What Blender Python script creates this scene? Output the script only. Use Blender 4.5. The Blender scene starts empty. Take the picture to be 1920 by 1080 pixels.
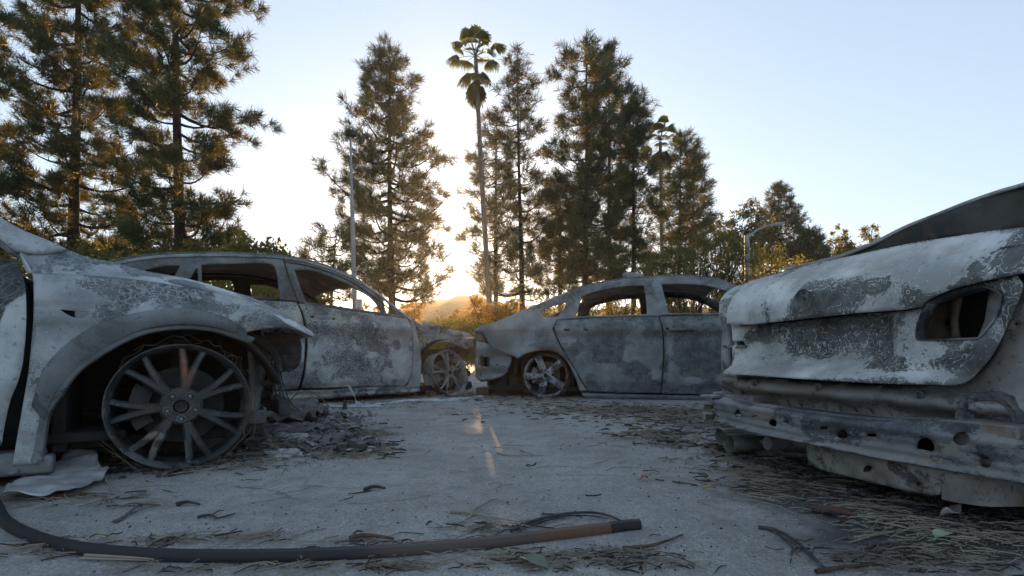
import bpy, bmesh, math, random
import numpy as np
from mathutils import Vector, Matrix, noise as mnoise
from mathutils.geometry import delaunay_2d_cdt
PI = math.pi
sc = bpy.context.scene
C = sc.collection
# ------------------------------------------------------------------ camera
F = 960.0; HZ = 665.0; CH = 0.5          # focal length in photo pixels, horizon row, eye height
cam = bpy.data.cameras.new('camera'); camo = bpy.data.objects.new('camera', cam); C.objects.link(camo)
cam.sensor_width = 36; cam.lens = 18.0; cam.shift_y = 125/1920
cam.clip_start = 0.02; cam.clip_end = 5000
camo.location = (0, 0, CH); camo.rotation_euler = (PI/2, 0, 0)
sc.camera = camo
# ------------------------------------------------------------------ light
SUN_AZ = math.radians(-5.2); SUN_EL = math.radians(7.4)      # azimuth from +Y towards +X
world = bpy.data.worlds.new('World'); sc.world = world; world.use_nodes = True
wn = world.node_tree; wn.nodes.clear()
wo = wn.nodes.new('ShaderNodeOutputWorld'); bg = wn.nodes.new('ShaderNodeBackground')
sk = wn.nodes.new('ShaderNodeTexSky'); sk.sky_type = 'NISHITA'; sk.sun_disc = False
sk.sun_elevation = SUN_EL; sk.sun_rotation = SUN_AZ
sk.air_density = 1.0; sk.dust_density = .8; sk.ozone_density = 3.0; sk.altitude = 50
gm = wn.nodes.new('ShaderNodeGamma'); gm.inputs[1].default_value = .50; hs = wn.nodes.new('ShaderNodeHueSaturation'); hs.inputs['Saturation'].default_value = .88
wn.links.new(sk.outputs[0], gm.inputs[0]); wn.links.new(gm.outputs[0], hs.inputs['Color']); wn.links.new(hs.outputs[0], bg.inputs[0]); bg.inputs[1].default_value = 0.15
wn.links.new(bg.outputs[0], wo.inputs[0])
sl = bpy.data.lights.new('sun', 'SUN'); sl.energy = 2.6; sl.angle = math.radians(0.5); sl.color = (1.0, 0.60, 0.27)
so = bpy.data.objects.new('sun', sl); C.objects.link(so)
sd = Vector((math.sin(SUN_AZ)*math.cos(SUN_EL), math.cos(SUN_AZ)*math.cos(SUN_EL), math.sin(SUN_EL)))
so.rotation_euler = sd.to_track_quat('Z', 'Y').to_euler()
so.location = sd*60
vs = sc.view_settings; vs.view_transform = 'Standard'; vs.look = 'None'; vs.gamma = 1; vs.exposure = 1.98
# ------------------------------------------------------------------ helpers
rnd = random.Random(7)
def at(px, py, Y):            # photo pixel at a distance Y in front of the camera
    return Vector(((px-960)/F*Y, Y, CH+(HZ-py)/F*Y))
def gnd(px, py, z=0.0):       # photo pixel on the ground
    return at(px, py, F*(CH-z)/(py-HZ))
def tag(o, label=None, cat=None, group=None, kind=None):
    if label: o['label'] = label
    if cat: o['category'] = cat
    if group: o['group'] = group
    if kind: o['kind'] = kind
    return o
def empty(name, loc=(0,0,0), rz=0.0):
    o = bpy.data.objects.new(name, None); C.objects.link(o); o.location = loc; o.rotation_euler = (0,0,rz)
    o.empty_display_size = 0.2
    return o
def link(name, me, mat=None, parent=None, smooth=True):
    o = bpy.data.objects.new(name, me); C.objects.link(o)
    if mat is not None:
        for m in (mat if isinstance(mat, (list, tuple)) else [mat]): me.materials.append(m)
    if parent is not None: o.parent = parent
    if smooth and len(me.polygons): me.polygons.foreach_set('use_smooth', [True]*len(me.polygons))
    return o
def shade(o, ang=35):
    me = o.data
    try: me.set_sharp_from_angle(angle=math.radians(ang))
    except Exception: pass
    return o
def solid(o, t, off=0.0):
    m = o.modifiers.new('s', 'SOLIDIFY'); m.thickness = t; m.offset = off; m.use_even_offset = False
    return o
class MB:                                   # collects shapes, links them as one mesh
    def __init__(s): s.v = []; s.f = []
    def add(s, vs_, fs_):
        b = len(s.v); s.v += [tuple(v) for v in vs_]; s.f += [tuple(i+b for i in f) for f in fs_]; return s
    def box(s, c, d, rz=0.0, rx=0.0, ry=0.0, taper=1.0, bev=0.0):
        M = Matrix.Translation(c) @ Matrix.Rotation(rz,4,'Z') @ Matrix.Rotation(ry,4,'Y') @ Matrix.Rotation(rx,4,'X')
        vs_ = []
        for z in (-1,1):
            k = taper if z > 0 else 1
            for x, y in ((-1,-1),(1,-1),(1,1),(-1,1)): vs_.append(M @ Vector((x*d[0]/2*k, y*d[1]/2*k, z*d[2]/2)))
        return s.add(vs_, [(3,2,1,0),(4,5,6,7),(0,1,5,4),(1,2,6,5),(2,3,7,6),(3,0,4,7)])
    def tube(s, pts, rads, n=10, cap=True, sq=None):
        pts = [Vector(p) for p in pts]
        if not isinstance(rads, (list, tuple)): rads = [rads]*len(pts)
        rings = []; up = None
        for i, p in enumerate(pts):
            d = (pts[min(i+1, len(pts)-1)]-pts[max(i-1,0)])
            if d.length < 1e-9: d = Vector((0,0,1))
            d.normalize()
            if up is None:
                up = d.orthogonal().normalized() if sq is None else (Vector(sq)-d*d.dot(Vector(sq))).normalized()
            else: up = (up - d*up.dot(d)).normalized()
            sd_ = d.cross(up)
            rings.append([p + (up*math.cos(2*PI*k/n + (PI/4 if n==4 else 0)) + sd_*math.sin(2*PI*k/n + (PI/4 if n==4 else 0)))*rads[i] for k in range(n)])
        b = len(s.v)
        for r in rings: s.v += [tuple(v) for v in r]
        for i in range(len(rings)-1):
            for k in range(n):
                a = b+i*n+k; c = b+i*n+(k+1)%n
                s.f.append((a, c, c+n, a+n))
        if cap: s.f.append(tuple(b+k for k in range(n))[::-1]); s.f.append(tuple(b+(len(rings)-1)*n+k for k in range(n)))
        return s
    def lathe(s, prof, c=(0,0,0), axis='Y', n=48, M=None, a0=0, a1=2*PI):      # prof: (radius, offset along axis)
        full = abs(a1-a0-2*PI) < 1e-6; m = n if full else n+1
        b = len(s.v); c = Vector(c)
        for r, h in prof:
            for k in range(m):
                a = a0+(a1-a0)*k/n
                v = {'Y': Vector((r*math.cos(a), h, r*math.sin(a))), 'Z': Vector((r*math.cos(a), r*math.sin(a), h)), 'X': Vector((h, r*math.cos(a), r*math.sin(a)))}[axis]
                if M is not None: v = M @ v
                s.v.append(tuple(v+c))
        for i in range(len(prof)-1):
            for k in range(n):
                a = b+i*m+k; e = b+i*m+(k+1)%m
                s.f.append((a, e, e+m, a+m))
        return s
    def loft(s, rows, close=False):
        b = len(s.v); n = len(rows[0])
        for r in rows: s.v += [tuple(v) for v in r]
        for i in range(len(rows)-1):
            for k in range(n if close else n-1):
                a = b+i*n+k; c = b+i*n+(k+1)%n
                s.f.append((a, c, c+n, a+n))
        return s
    def blob(s, c, r, seed=0, amp=.25, n=2, sc_=(1,1,1)):
        bm = bmesh.new(); bmesh.ops.create_icosphere(bm, subdivisions=n, radius=1)
        off = Vector((seed*3.1, seed*1.7, seed*.9))
        vs_ = []
        for v in bm.verts:
            k = 1+amp*mnoise.noise(v.co*1.7+off)*2
            vs_.append(Vector(c)+Vector((v.co.x*sc_[0], v.co.y*sc_[1], v.co.z*sc_[2]))*r*k)
        fs_ = [tuple(v.index for v in f.verts) for f in bm.faces]; bm.free()
        return s.add(vs_, fs_)
    def build(s, name, mat=None, parent=None, smooth=True, ang=35, bevel=0):
        me = bpy.data.meshes.new(name); me.from_pydata(s.v, [], s.f); me.update()
        o = link(name, me, mat, parent, smooth)
        if bevel:
            m = o.modifiers.new('b', 'BEVEL'); m.width = bevel; m.segments = 2; m.limit_method = 'ANGLE'
        if smooth: shade(o, ang)
        return o
def crv(pts, n=6, closed=False):
    """Catmull-Rom through pts; a point with a truthy third entry is a sharp corner."""
    P = [(float(p[0]), float(p[1])) for p in pts]; S = [len(p) > 2 and bool(p[2]) for p in pts]
    N = len(P); out = []
    segs = N if closed else N-1
    for i in range(segs):
        p1 = P[i]; p2 = P[(i+1)%N]
        p0 = P[(i-1)%N] if (closed or i > 0) else p1
        p3 = P[(i+2)%N] if (closed or i < N-2) else p2
        L = math.hypot(p2[0]-p1[0], p2[1]-p1[1])
        def tan(a, b, c, sharp_at, nxt):
            if sharp_at: return (c[0]-b[0], c[1]-b[1]) if nxt else (b[0]-a[0], b[1]-a[1])
            d = (c[0]-a[0], c[1]-a[1]); l = math.hypot(*d) or 1
            return (d[0]/l*L, d[1]/l*L)
        t1 = tan(p0, p1, p2, S[i] or (not closed and i == 0), True)
        t2 = tan(p1, p2, p3, S[(i+1)%N] or (not closed and i == N-2), False)
        for k in range(n):
            t = k/n; h1 = 2*t**3-3*t*t+1; h2 = t**3-2*t*t+t; h3 = -2*t**3+3*t*t; h4 = t**3-t*t
            out.append((h1*p1[0]+h2*t1[0]+h3*p2[0]+h4*t2[0], h1*p1[1]+h2*t1[1]+h3*p2[1]+h4*t2[1]))
    if not closed: out.append(P[-1])
    return out
def ell(cx, cy, rx, ry, n=20, rot=0):
    return [(cx+rx*math.cos(2*PI*k/n)*math.cos(rot)-ry*math.sin(2*PI*k/n)*math.sin(rot), cy+rx*math.cos(2*PI*k/n)*math.sin(rot)+ry*math.sin(2*PI*k/n)*math.cos(rot)) for k in range(n)]
def slot(cx, cy, w, h, n=5):
    o = []
    for k in range(n+1): a = -PI/2+PI*k/n; o.append((cx+w/2-h/2+h/2*math.cos(a), cy+h/2*math.sin(a)))
    for k in range(n+1): a = PI/2+PI*k/n; o.append((cx-w/2+h/2+h/2*math.cos(a), cy+h/2*math.sin(a)))
    return o
class Fr:
    """A vehicle frame: origin on the ground, x along heading, y to its left; the seen side has negative y."""
    def __init__(s, ox, oy, ang):
        s.o = (ox, oy); s.a = ang; s.c = math.cos(ang); s.s = math.sin(ang)
    def ray(s, px, py, y):
        u = (px-960)/F; w = (HZ-py)/F          # point = (u*Y, Y, CH+w*Y); lateral coordinate = -s*(X-ox)+c*(Y-oy) = y
        Y = (y - s.s*s.o[0] + s.c*s.o[1])/(-s.s*u + s.c)
        X = u*Y
        return (s.c*(X-s.o[0])+s.s*(Y-s.o[1]), CH+w*Y)
    def tr(s, pts, yf):
        out = []
        for p in pts:
            y = yf(0, .6) if callable(yf) else yf
            for _ in range(36):
                x, z = s.ray(p[0], p[1], y)
                if not callable(yf): break
                y = y*.75 + max(-1.3, min(1.3, yf(max(-4.5, min(4.5, x)), max(-.2, min(1.8, z)))))*.25
            out.append((x, z))
        return out
    def world(s, x, y, z): return Vector((s.o[0]+s.c*x-s.s*y, s.o[1]+s.s*x+s.c*y, z))
    def local(s, v): 
        dx = v[0]-s.o[0]; dy = v[1]-s.o[1]
        return Vector((s.c*dx+s.s*dy, -s.s*dx+s.c*dy, v[2]))
def inpoly(x, y, poly):
    c = False; n = len(poly); j = n-1
    for i in range(n):
        xi, yi = poly[i]; xj, yj = poly[j]
        if (yi > y) != (yj > y) and x < (xj-xi)*(y-yi)/(yj-yi)+xi: c = not c
        j = i
    return c
def sheet(outl, holes=(), res=.03):
    """Triangulated flat sheet with clean edges and holes; returns 2D points and faces."""
    pts = []; edges = []
    def dense(loop):
        out = []
        n = len(loop)
        for i in range(n):
            a = loop[i]; b = loop[(i+1)%n]; l = math.hypot(b[0]-a[0], b[1]-a[1])
            if l < 1e-5: continue
            m = max(1, int(l/res))
            for k in range(m): out.append((a[0]+(b[0]-a[0])*k/m, a[1]+(b[1]-a[1])*k/m))
        return out
    loops = [dense(outl)]+[dense(h) for h in holes]
    for L in loops:
        b = len(pts); pts += L; edges += [(b+i, b+(i+1)%len(L)) for i in range(len(L))]
    x0 = min(p[0] for p in loops[0]); x1 = max(p[0] for p in loops[0]); y0 = min(p[1] for p in loops[0]); y1 = max(p[1] for p in loops[0])
    bp = np.array(pts)
    j = 0; y = y0+res*.5
    while y < y1:
        x = x0+(res*.5 if j % 2 else 0)+res*.25
        while x < x1:
            if inpoly(x, y, loops[0]) and not any(inpoly(x, y, h) for h in loops[1:]):
                if ((bp[:,0]-x)**2+(bp[:,1]-y)**2).min() > (res*.45)**2: pts.append((x, y))
            x += res
        y += res*.87; j += 1
    r = delaunay_2d_cdt([Vector(p) for p in pts], edges, [], 0, 1e-6)
    vs_ = [(v.x, v.y) for v in r[0]]; fs_ = []
    for f in r[2]:
        cx = sum(vs_[i][0] for i in f)/len(f); cy = sum(vs_[i][1] for i in f)/len(f)
        if inpoly(cx, cy, loops[0]) and not any(inpoly(cx, cy, h) for h in loops[1:]): fs_.append(tuple(f))
    used = sorted({i for f in fs_ for i in f}); mp = {u: i for i, u in enumerate(used)}
    return [vs_[i] for i in used], [tuple(mp[i] for i in f) for f in fs_]
def panel(name, parent, outl, yf, mat, holes=(), res=.03, th=.004, mirror=False, burn=None, jit=.0045, flip=False):
    """A pressed sheet part: 2D outline in (x, z), depth y from yf; burn = list of (x, z, rx, rz, value) scorch marks."""
    v2, fs_ = sheet(outl, holes, res)
    sg = -1 if mirror else 1
    vs_ = []
    for x, z in v2:
        y = yf(x, z) if callable(yf) else yf
        if jit: y += jit*(mnoise.noise(Vector((x*6, z*6, len(v2)*.1)))+.35*mnoise.noise(Vector((x*19, z*19, len(v2)*.2))))
        vs_.append((x, y*sg, z))
    if mirror: fs_ = [f[::-1] for f in fs_]
    me = bpy.data.meshes.new(name); me.from_pydata(vs_, [], fs_); me.update()
    at_ = me.attributes.new('burn', 'FLOAT', 'POINT'); vals = []
    for x, z in v2:
        b = 0.0
        for q in (burn or ()):
            d = ((x-q[0])/q[2])**2+((z-q[1])/q[3])**2
            if d < 4: b += q[4]*math.exp(-d*1.6)
        vals.append(b)
    at_.data.foreach_set('value', vals)
    o = link(name, me, mat, parent)
    solid(o, th, 1.0 if mirror else -1.0)
    return o
def blobs(fr, yf, L):          # scorch marks given where the photo shows them -> marks on the panel itself
    out = []
    for px, py, rx, ry, v in L:
        (x, z), (x2, _), (_, z2) = fr.tr([(px, py), (px+rx, py), (px, py-ry)], yf)
        out.append((x, z, max(abs(x2-x), .02), max(abs(z2-z), .02), v))
    return out
# ------------------------------------------------------------------ materials
class G:
    def __init__(s, name):
        s.m = bpy.data.materials.new(name); s.m.use_nodes = True; s.t = s.m.node_tree
        s.b = s.t.nodes['Principled BSDF']; s.out = s.t.nodes['Material Output']
    def n(s, t, **k):
        x = s.t.nodes.new(t)
        for a, v in k.items(): setattr(x, a, v)
        return x
    def l(s, a, b): s.t.links.new(a, b)
    def put(s, sock, v):
        if hasattr(v, 'is_linked') or isinstance(v, bpy.types.NodeSocket): s.l(v, sock)
        else: sock.default_value = v
    def co(s, kind='Object'): return s.n('ShaderNodeTexCoord').outputs[kind]
    def noise(s, co, scale, detail=4, rough=.55, dist=0.0, out='Fac'):
        x = s.n('ShaderNodeTexNoise'); s.l(co, x.inputs['Vector']); x.inputs['Scale'].default_value = scale
        x.inputs['Detail'].default_value = detail; x.inputs['Roughness'].default_value = rough; x.inputs['Distortion'].default_value = dist
        return x.outputs[out]
    def vor(s, co, scale, feature='DISTANCE_TO_EDGE', out='Distance'):
        x = s.n('ShaderNodeTexVoronoi'); x.feature = feature; s.l(co, x.inputs['Vector']); x.inputs['Scale'].default_value = scale
        return x.outputs[out]
    def math(s, op, a, b=0.0, c=0.0, clamp=False):
        x = s.n('ShaderNodeMath', operation=op); x.use_clamp = clamp
        s.put(x.inputs[0], a); s.put(x.inputs[1], b); s.put(x.inputs[2], c)
        return x.outputs[0]
    def step(s, v, a, b, lo=0.0, hi=1.0):
        x = s.n('ShaderNodeMapRange'); x.interpolation_type = 'SMOOTHSTEP' if True else 'LINEAR'
        s.put(x.inputs['Value'], v); x.inputs['From Min'].default_value = a; x.inputs['From Max'].default_value = b
        x.inputs['To Min'].default_value = lo; x.inputs['To Max'].default_value = hi
        return x.outputs['Result']
    def mix(s, f, a, b, mode='MIX'):
        x = s.n('ShaderNodeMix', data_type='RGBA', blend_type=mode)
        s.put(x.inputs['Factor'], f); s.put(x.inputs['A'], a); s.put(x.inputs['B'], b)
        return x.outputs['Result']
    def vmix(s, f, a, b):
        x = s.n('ShaderNodeMix', data_type='VECTOR'); s.put(x.inputs['Factor'], f); s.put(x.inputs['A'], a); s.put(x.inputs['B'], b)
        return x.outputs['Result']
    def bump(s, h, strength=.3, dist=.01):
        x = s.n('ShaderNodeBump'); x.inputs['Strength'].default_value = strength; x.inputs['Distance'].default_value = dist
        s.l(h, x.inputs['Height']); s.l(x.outputs[0], s.b.inputs['Normal'])
    def fin(s, col, rough=.7, metal=0.0, spec=.5):
        s.put(s.b.inputs['Base Color'], col); s.put(s.b.inputs['Roughness'], rough); s.put(s.b.inputs['Metallic'], metal)
        s.b.inputs['Specular IOR Level'].default_value = spec
        return s.m
def rgb(r, g, b): return (r, g, b, 1.0)
def burnt(name, pale=(.42,.46,.50), dark=(.045,.05,.055), thr=.5, scale=2.2, lace=.6, crack=.5, speck=.35, rust=.12, rustc=(.17,.10,.065), soft=.07, warm=(.30,.28,.22), warmth=.25, rough=.62, seed=0.0, rf=11.0):
    neu = lambda c: tuple(.45*v+.55*(.25*c[0]+.5*c[1]+.25*c[2]) for v in c)
    pale = tuple(min(.7, v*1.10) for v in neu(pale)); dark = neu(dark)
    g = G(name); co0 = g.co('Object')
    off = g.n('ShaderNodeVectorMath', operation='ADD'); g.l(co0, off.inputs[0]); off.inputs[1].default_value = (seed, seed*1.3, seed*.7); co = off.outputs[0]
    wv = g.noise(co, scale*1.1, 3, .5, out='Color')
    sub = g.n('ShaderNodeVectorMath', operation='MULTIPLY_ADD'); g.l(wv, sub.inputs[0]); sub.inputs[1].default_value = (.45,.45,.45); g.l(co, sub.inputs[2])
    cw = sub.outputs[0]
    n1 = g.noise(cw, scale, 6, .55)
    at_ = g.n('ShaderNodeAttribute', attribute_name='burn')
    v = g.math('MULTIPLY_ADD', at_.outputs['Fac'], .3, n1)
    fine = g.noise(co, 75, 5, .65); med = g.noise(co, 14, 6, .62)
    soft_m = g.step(v, thr-soft, thr+soft)
    v2 = g.math('MULTIPLY_ADD', g.math('SUBTRACT', fine, .5), speck, v)
    v2 = g.math('MULTIPLY_ADD', g.math('SUBTRACT', med, .5), .20, v2)
    crisp = g.step(v2, thr-.008, thr+.012)
    rim_ = g.step(g.math('ABSOLUTE', g.math('SUBTRACT', v2, thr-.006)), .022, .006)
    mask = g.math('ADD', g.math('MULTIPLY', soft_m, .42), g.math('MULTIPLY', crisp, .58))
    # contour rings left where paint boiled off in fronts
    w2 = g.n('ShaderNodeVectorMath', operation='MULTIPLY_ADD'); g.l(g.noise(co, scale*2.6, 2, .5, out='Color'), w2.inputs[0]); w2.inputs[1].default_value = (.30,.30,.30); g.l(cw, w2.inputs[2])
    nr = g.noise(w2.outputs[0], scale*1.9, 3, .5)
    rg = g.math('MULTIPLY_ADD', g.math('SUBTRACT', fine, .5), .02, g.math('MULTIPLY_ADD', v, .8, nr))
    tri = g.math('PINGPONG', g.math('MULTIPLY', rg, rf), .5)
    ring = g.math('MULTIPLY', g.step(tri, .40, .48), g.step(g.noise(co, 6.5, 4), .36, .52))
    near = g.step(g.math('ABSOLUTE', g.math('SUBTRACT', v, thr+.10)), .26, .10)
    ring = g.math('MULTIPLY', g.math('MULTIPLY', ring, near), lace)
    # crackle network
    wf = g.n('ShaderNodeVectorMath', operation='MULTIPLY_ADD'); g.l(g.noise(co, 22, 3, .6, out='Color'), wf.inputs[0]); wf.inputs[1].default_value = (.05,.05,.05); g.l(co, wf.inputs[2])
    ck = g.step(g.vor(wf.outputs[0], 34), .11, .02)
    ck = g.math('MULTIPLY', g.math('MULTIPLY', ck, g.step(g.noise(co, 3.3, 3), .47, .58)), crack)
    pale2 = g.mix(g.step(g.noise(co, 4.2, 5, .6), .35, .68), rgb(*[c*.55 for c in pale]), rgb(*[min(1, c*1.12) for c in pale]))
    pale3 = g.mix(g.math('MULTIPLY', g.step(g.noise(co, 2.6, 4), .48, .66), warmth), pale2, rgb(*warm))
    dark2 = g.mix(g.step(med, .35, .65), rgb(*dark), rgb(*[c*1.9+.01 for c in dark]))
    col = g.mix(mask, pale3, dark2)
    col = g.mix(g.math('MAXIMUM', g.math('MAXIMUM', ring, g.math('MULTIPLY', rim_, lace*.55)), ck, clamp=True), col, rgb(*[min(1, c*1.2) for c in pale]))
    rs = g.math('MULTIPLY', g.step(g.noise(co, 3.7, 6, .7), .56, .70), rust*3, clamp=True)
    col = g.mix(rs, col, rgb(*rustc))
    col = g.mix(g.math('MULTIPLY', g.step(g.noise(co, 120, 2), .66, .74), .5), col, rgb(*[min(1, c*1.3) for c in pale]))
    col = g.mix(g.math('MULTIPLY', g.step(g.noise(co, 48, 3), .62, .70), .45), col, rgb(.03,.03,.033))
    g.bump(g.math('ADD', g.math('MULTIPLY', fine, .35), g.math('ADD', g.math('MULTIPLY', mask, -.5), g.math('MULTIPLY', med, .5))), .32, .006)
    return g.fin(col, g.math('MULTIPLY_ADD', fine, .35, rough-.15), .12, .45)
def simple(name, c1, c2, scale=20, rough=.7, metal=0.0, b=.3, spec=.4, detail=5, bd=.005):
    g = G(name); co = g.co('Object'); n = g.noise(co, scale, detail, .6)
    g.bump(n, b, bd)
    n2 = g.noise(co, scale*.22, 4)
    return g.fin(g.mix(g.math('ADD', g.math('MULTIPLY', g.step(n, .3, .7), .6), g.math('MULTIPLY', g.step(n2, .35, .65), .4)), rgb(*c1), rgb(*c2)), rough, metal, spec)
M_soot = simple('soot', (.02,.02,.021), (.06,.06,.062), 9, .85)
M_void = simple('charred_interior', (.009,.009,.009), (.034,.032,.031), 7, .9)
M_char = simple('char', (.018,.018,.02), (.07,.07,.072), 30, .85, b=.6)
M_steel = simple('scorched_steel', (.10,.105,.11), (.24,.25,.26), 14, .55, .4)
M_rust = simple('rusted_steel', (.06,.045,.035), (.17,.13,.10), 16, .8, .1)
# ------------------------------------------------------------------ wheels
def wheel(name, parent, loc, R, ns, split, w0, w1, ang0, mat, dmat, rz=0.0, rx=0.0, width=.2, hubr=.3, lab=None, ry=0.0, detail=True, disc=None):
    mb = MB()
    prof = [(R*.90,.10),(R*.915,.035),(R*.955,.012),(R*.985,.002),(R,.004),(R*1.005,.012),(R*.985,.02),(R*.945,.045),(R*.93,.10),(R*.95,width-.03),(R*.99,width-.012),(R,width),(R*.93,width-.005),(R*.88,width*.6),(R*.875,.12),(R*.90,.10)]
    mb.lathe(prof, n=72)
    def spoke(a, da, r0, r1, wa, wb, y0, y1, flare=0):
        rows = []
        for k in range(7):
            t = k/6; r = r0+(r1-r0)*t; aa = a+da*(t**.85)
            w = wa+(wb-wa)*t; y = y0+(y1-y0)*t - .012*math.sin(PI*t); dp = .045-.018*t
            c = Vector((r*math.cos(aa), y, r*math.sin(aa))); tt = Vector((-math.sin(aa), 0, math.cos(aa)))
            rows.append([c-tt*w*.5+Vector((0,.010,0)), c-tt*w*.26, c+tt*w*.26, c+tt*w*.5+Vector((0,.010,0)), c+tt*w*.42+Vector((0,dp,0)), c-tt*w*.42+Vector((0,dp,0))])
        mb.loft(rows, close=True)
    for i in range(ns):
        a = ang0+2*PI*i/ns
        if split > 0:
            for s in (-1, 1): spoke(a, s*split, R*hubr*.55, R*.93, w0, w1, .022, .028)
        else: spoke(a, 0, R*hubr*.7, R*.93, w0, w1, .025, .026)
        if split < 0:
            for s in (-1, 1): spoke(a+s*.5*w1/R*.9, 0, R*.42, R*.93, w0*.28, w1*.34, .016, .016)
    mb.lathe([(R*.10,.03),(R*.11,.014),(R*hubr*.86,.014),(R*hubr,.024),(R*hubr,.07),(.0,.07)], n=40)
    w = mb.build(name, mat, parent, ang=40)
    w.location = loc; w.rotation_euler = (rx, ry, rz)
    if lab: w['label'] = lab
    c = MB(); c.lathe([(0,.022),(R*.055,.02),(R*.085,.012),(R*.10,.03)], n=24); c.build('centre_cap', M_soot, w)
    for i in range(5):
        a = PI/2*3+2*PI*i/5; n_ = MB(); p = (R*.20*math.cos(a), 0, R*.20*math.sin(a))
        n_.lathe([(0,-.004),(.006,-.004),(.0085,.0),(.009,.02)], p, n=6)
        n_.lathe([(R*.048,.0135),(R*.058,.0105),(R*.066,.0135)], p, n=20)
        n_.build('lug_nut', dmat, w)
    if detail:
        d = MB(); d.lathe([(0,.10),(R*.34,.10),(R*.36,.125),(R*.62,.125),(R*.63,.135),(R*.62,.145),(0,.145)], n=48)
        for i in range(5): d.box((R*.3*math.cos(i*1.257), .095, R*.3*math.sin(i*1.257)), (.02,.02,.02))
        d.build('brake_disc', disc or M_rust, w)
        k = MB()
        pr = []
        for i in range(9):
            a = PI+(-.55+1.1*i/8); pr.append([Vector((R*.44*math.cos(a),.07,R*.44*math.sin(a))), Vector((R*.70*math.cos(a),.065,R*.70*math.sin(a))), Vector((R*.72*math.cos(a),.16,R*.72*math.sin(a))), Vector((R*.44*math.cos(a),.16,R*.44*math.sin(a)))])
        k.loft(pr, close=True); k.build('brake_caliper', disc or M_steel, w)
    return w
def cords(parent, c, R, n, seed, w=.0016, top=False):
    R_ = random.Random(seed); mb = MB()
    for i in range(n):
        a0 = R_.uniform(-2.9,-.25) if not top else R_.uniform(.2,2.0); da = R_.uniform(.3,1.2); r = R*R_.uniform(1.0,1.10); y = R_.uniform(-.03,.22); pts = []
        for k in range(8):
            a = a0+da*k/7; rr = r+R_.uniform(-.012,.012)*(1+k%2); pts.append(Vector(c)+Vector((rr*math.cos(a), y+.03*math.sin(k+i), max(rr*math.sin(a), -c[2]+.004))))
        mb.tube(pts, w*R_.uniform(.7,1.4), 4, cap=False)
    return mb.build('tyre_cords', M_rust, parent)
def surf_strip(name, parent, rows, mat, th=.004, off=0.0):
    mb = MB(); mb.loft(rows); o = mb.build(name, mat, parent, ang=50); solid(o, th, off); return o
def crumb(name, parent, c, n, r, size, mat, seed=0, flat=.5):
    R_ = random.Random(seed); mb = MB()
    for i in range(n):
        p = Vector(c)+Vector((R_.gauss(0,r[0]), R_.gauss(0,r[1]), abs(R_.gauss(0,r[2]))))
        mb.blob(p, size*R_.uniform(.4,1.3), R_.random()*50, .35, 1, (1, 1, flat))
    return mb.build(name, mat, parent, smooth=False)
# ================================================================== NEAR CAR (left foreground)
A1 = math.radians(33); NF = Fr(-1.44-.92*math.sin(A1), 2.23+.92*math.cos(A1), A1)
def sst(v, a, b):
    t = max(0, min(1, (v-a)/(b-a))); return t*t*(3-2*t)
def y_near(x, z):
    y = -.95
    y += max(0, z-.60)**2*.75
    y += max(0, x-.12)**2*.55
    r = math.hypot(x*.97, (z-.20)*1.03)
    y += .030*(1-sst(r, .385, .475))
    y -= .012*sst(z, .60, .64)*(1-sst(z, .64, .80))
    y += .010*math.exp(-((z-.690)/.006)**2)*(1 if x < -.18 else 0)*sst(x, -.60, -.50)
    return y
P_near = burnt('burnt_fender_paint', pale=(.33,.375,.42), dark=(.055,.07,.085), thr=.55, scale=3.4, lace=.6, crack=.45, speck=.35, rust=.04, warmth=.08, seed=3.3)
P_arch = burnt('burnt_arch_paint', pale=(.16,.185,.21), dark=(.05,.06,.07), thr=.55, scale=5, lace=.3, crack=.2, speck=.3, rust=.05, warmth=.05, seed=1.3)
P_door1 = burnt('burnt_door_paint', pale=(.40,.45,.48), dark=(.02,.027,.034), thr=.47, scale=2.2, lace=.3, crack=.1, speck=.1, rust=.02, warmth=.05, seed=6.1)
M_rim1 = burnt('scorched_alloy', pale=(.115,.11,.112), dark=(.018,.020,.023), thr=.43, scale=4, lace=.2, crack=0, speck=.25, rust=.35, rustc=(.20,.085,.05), warmth=.3, rough=.45, seed=9)
near = empty('burnt_crossover', (NF.o[0], NF.o[1], 0), A1)
tag(near, 'burnt grey crossover at the left edge, its big double-spoke front wheel bare of tyre', 'burnt car')
T = lambda pts, yf=y_near: NF.tr(pts, yf)
ridge = [(62,512),(110,514),(170,517),(230,522),(290,529),(350,539),(400,548),(445,557),(470,566)]
out_f = crv([(38,476,1),(50,491),(60,511),(63,545),(63,590),(59,640),(53,700),(44,752),(33,815),(23,872,1),(50,871),(79,869,1),(81,841),(87,800),(95,770),(103,748),(112,742),(125,718),(143,700),(158,685),(187,667),(212,650),(240,637),(283,622),(315,617),(343,615),(372,616),(400,620),(433,630),(455,638),(474,643,1),(464,634),(458,624,1),(500,616),(530,615),(555,619,1),(541,609),(520,594),(495,578),(470,566,1)]+[p for p in ridge[::-1][1:]]+[(52,511,1)], 5, True)
fend = T(out_f)
vent = T(crv([(112,580,1),(140,582),(162,584,1),(165,588),(160,594),(152,597),(145,597),(127,590)], 3, True))
bolts = [T(ell(px, py, 2.1, 2.4, 8)) for px, py in ((341,611),(262,623),(186,659),(124,714),(86,785),(71,854),(415,621),(426,625))]
bl1 = blobs(NF, y_near, [(300,560,90,30,.2),(80,600,40,90,-.4),(150,620,50,30,-.45),(230,545,70,22,.35),(150,560,60,20,-.5),(390,575,60,14,.3),(60,650,25,60,-.1),(520,604,40,10,.8),(540,612,14,8,.8),(420,560,30,10,-.5),(110,660,40,40,-.3)])
fo = panel('front_fender', near, fend, y_near, P_near, [vent]+bolts, .016, .003, burn=bl1)
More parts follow.
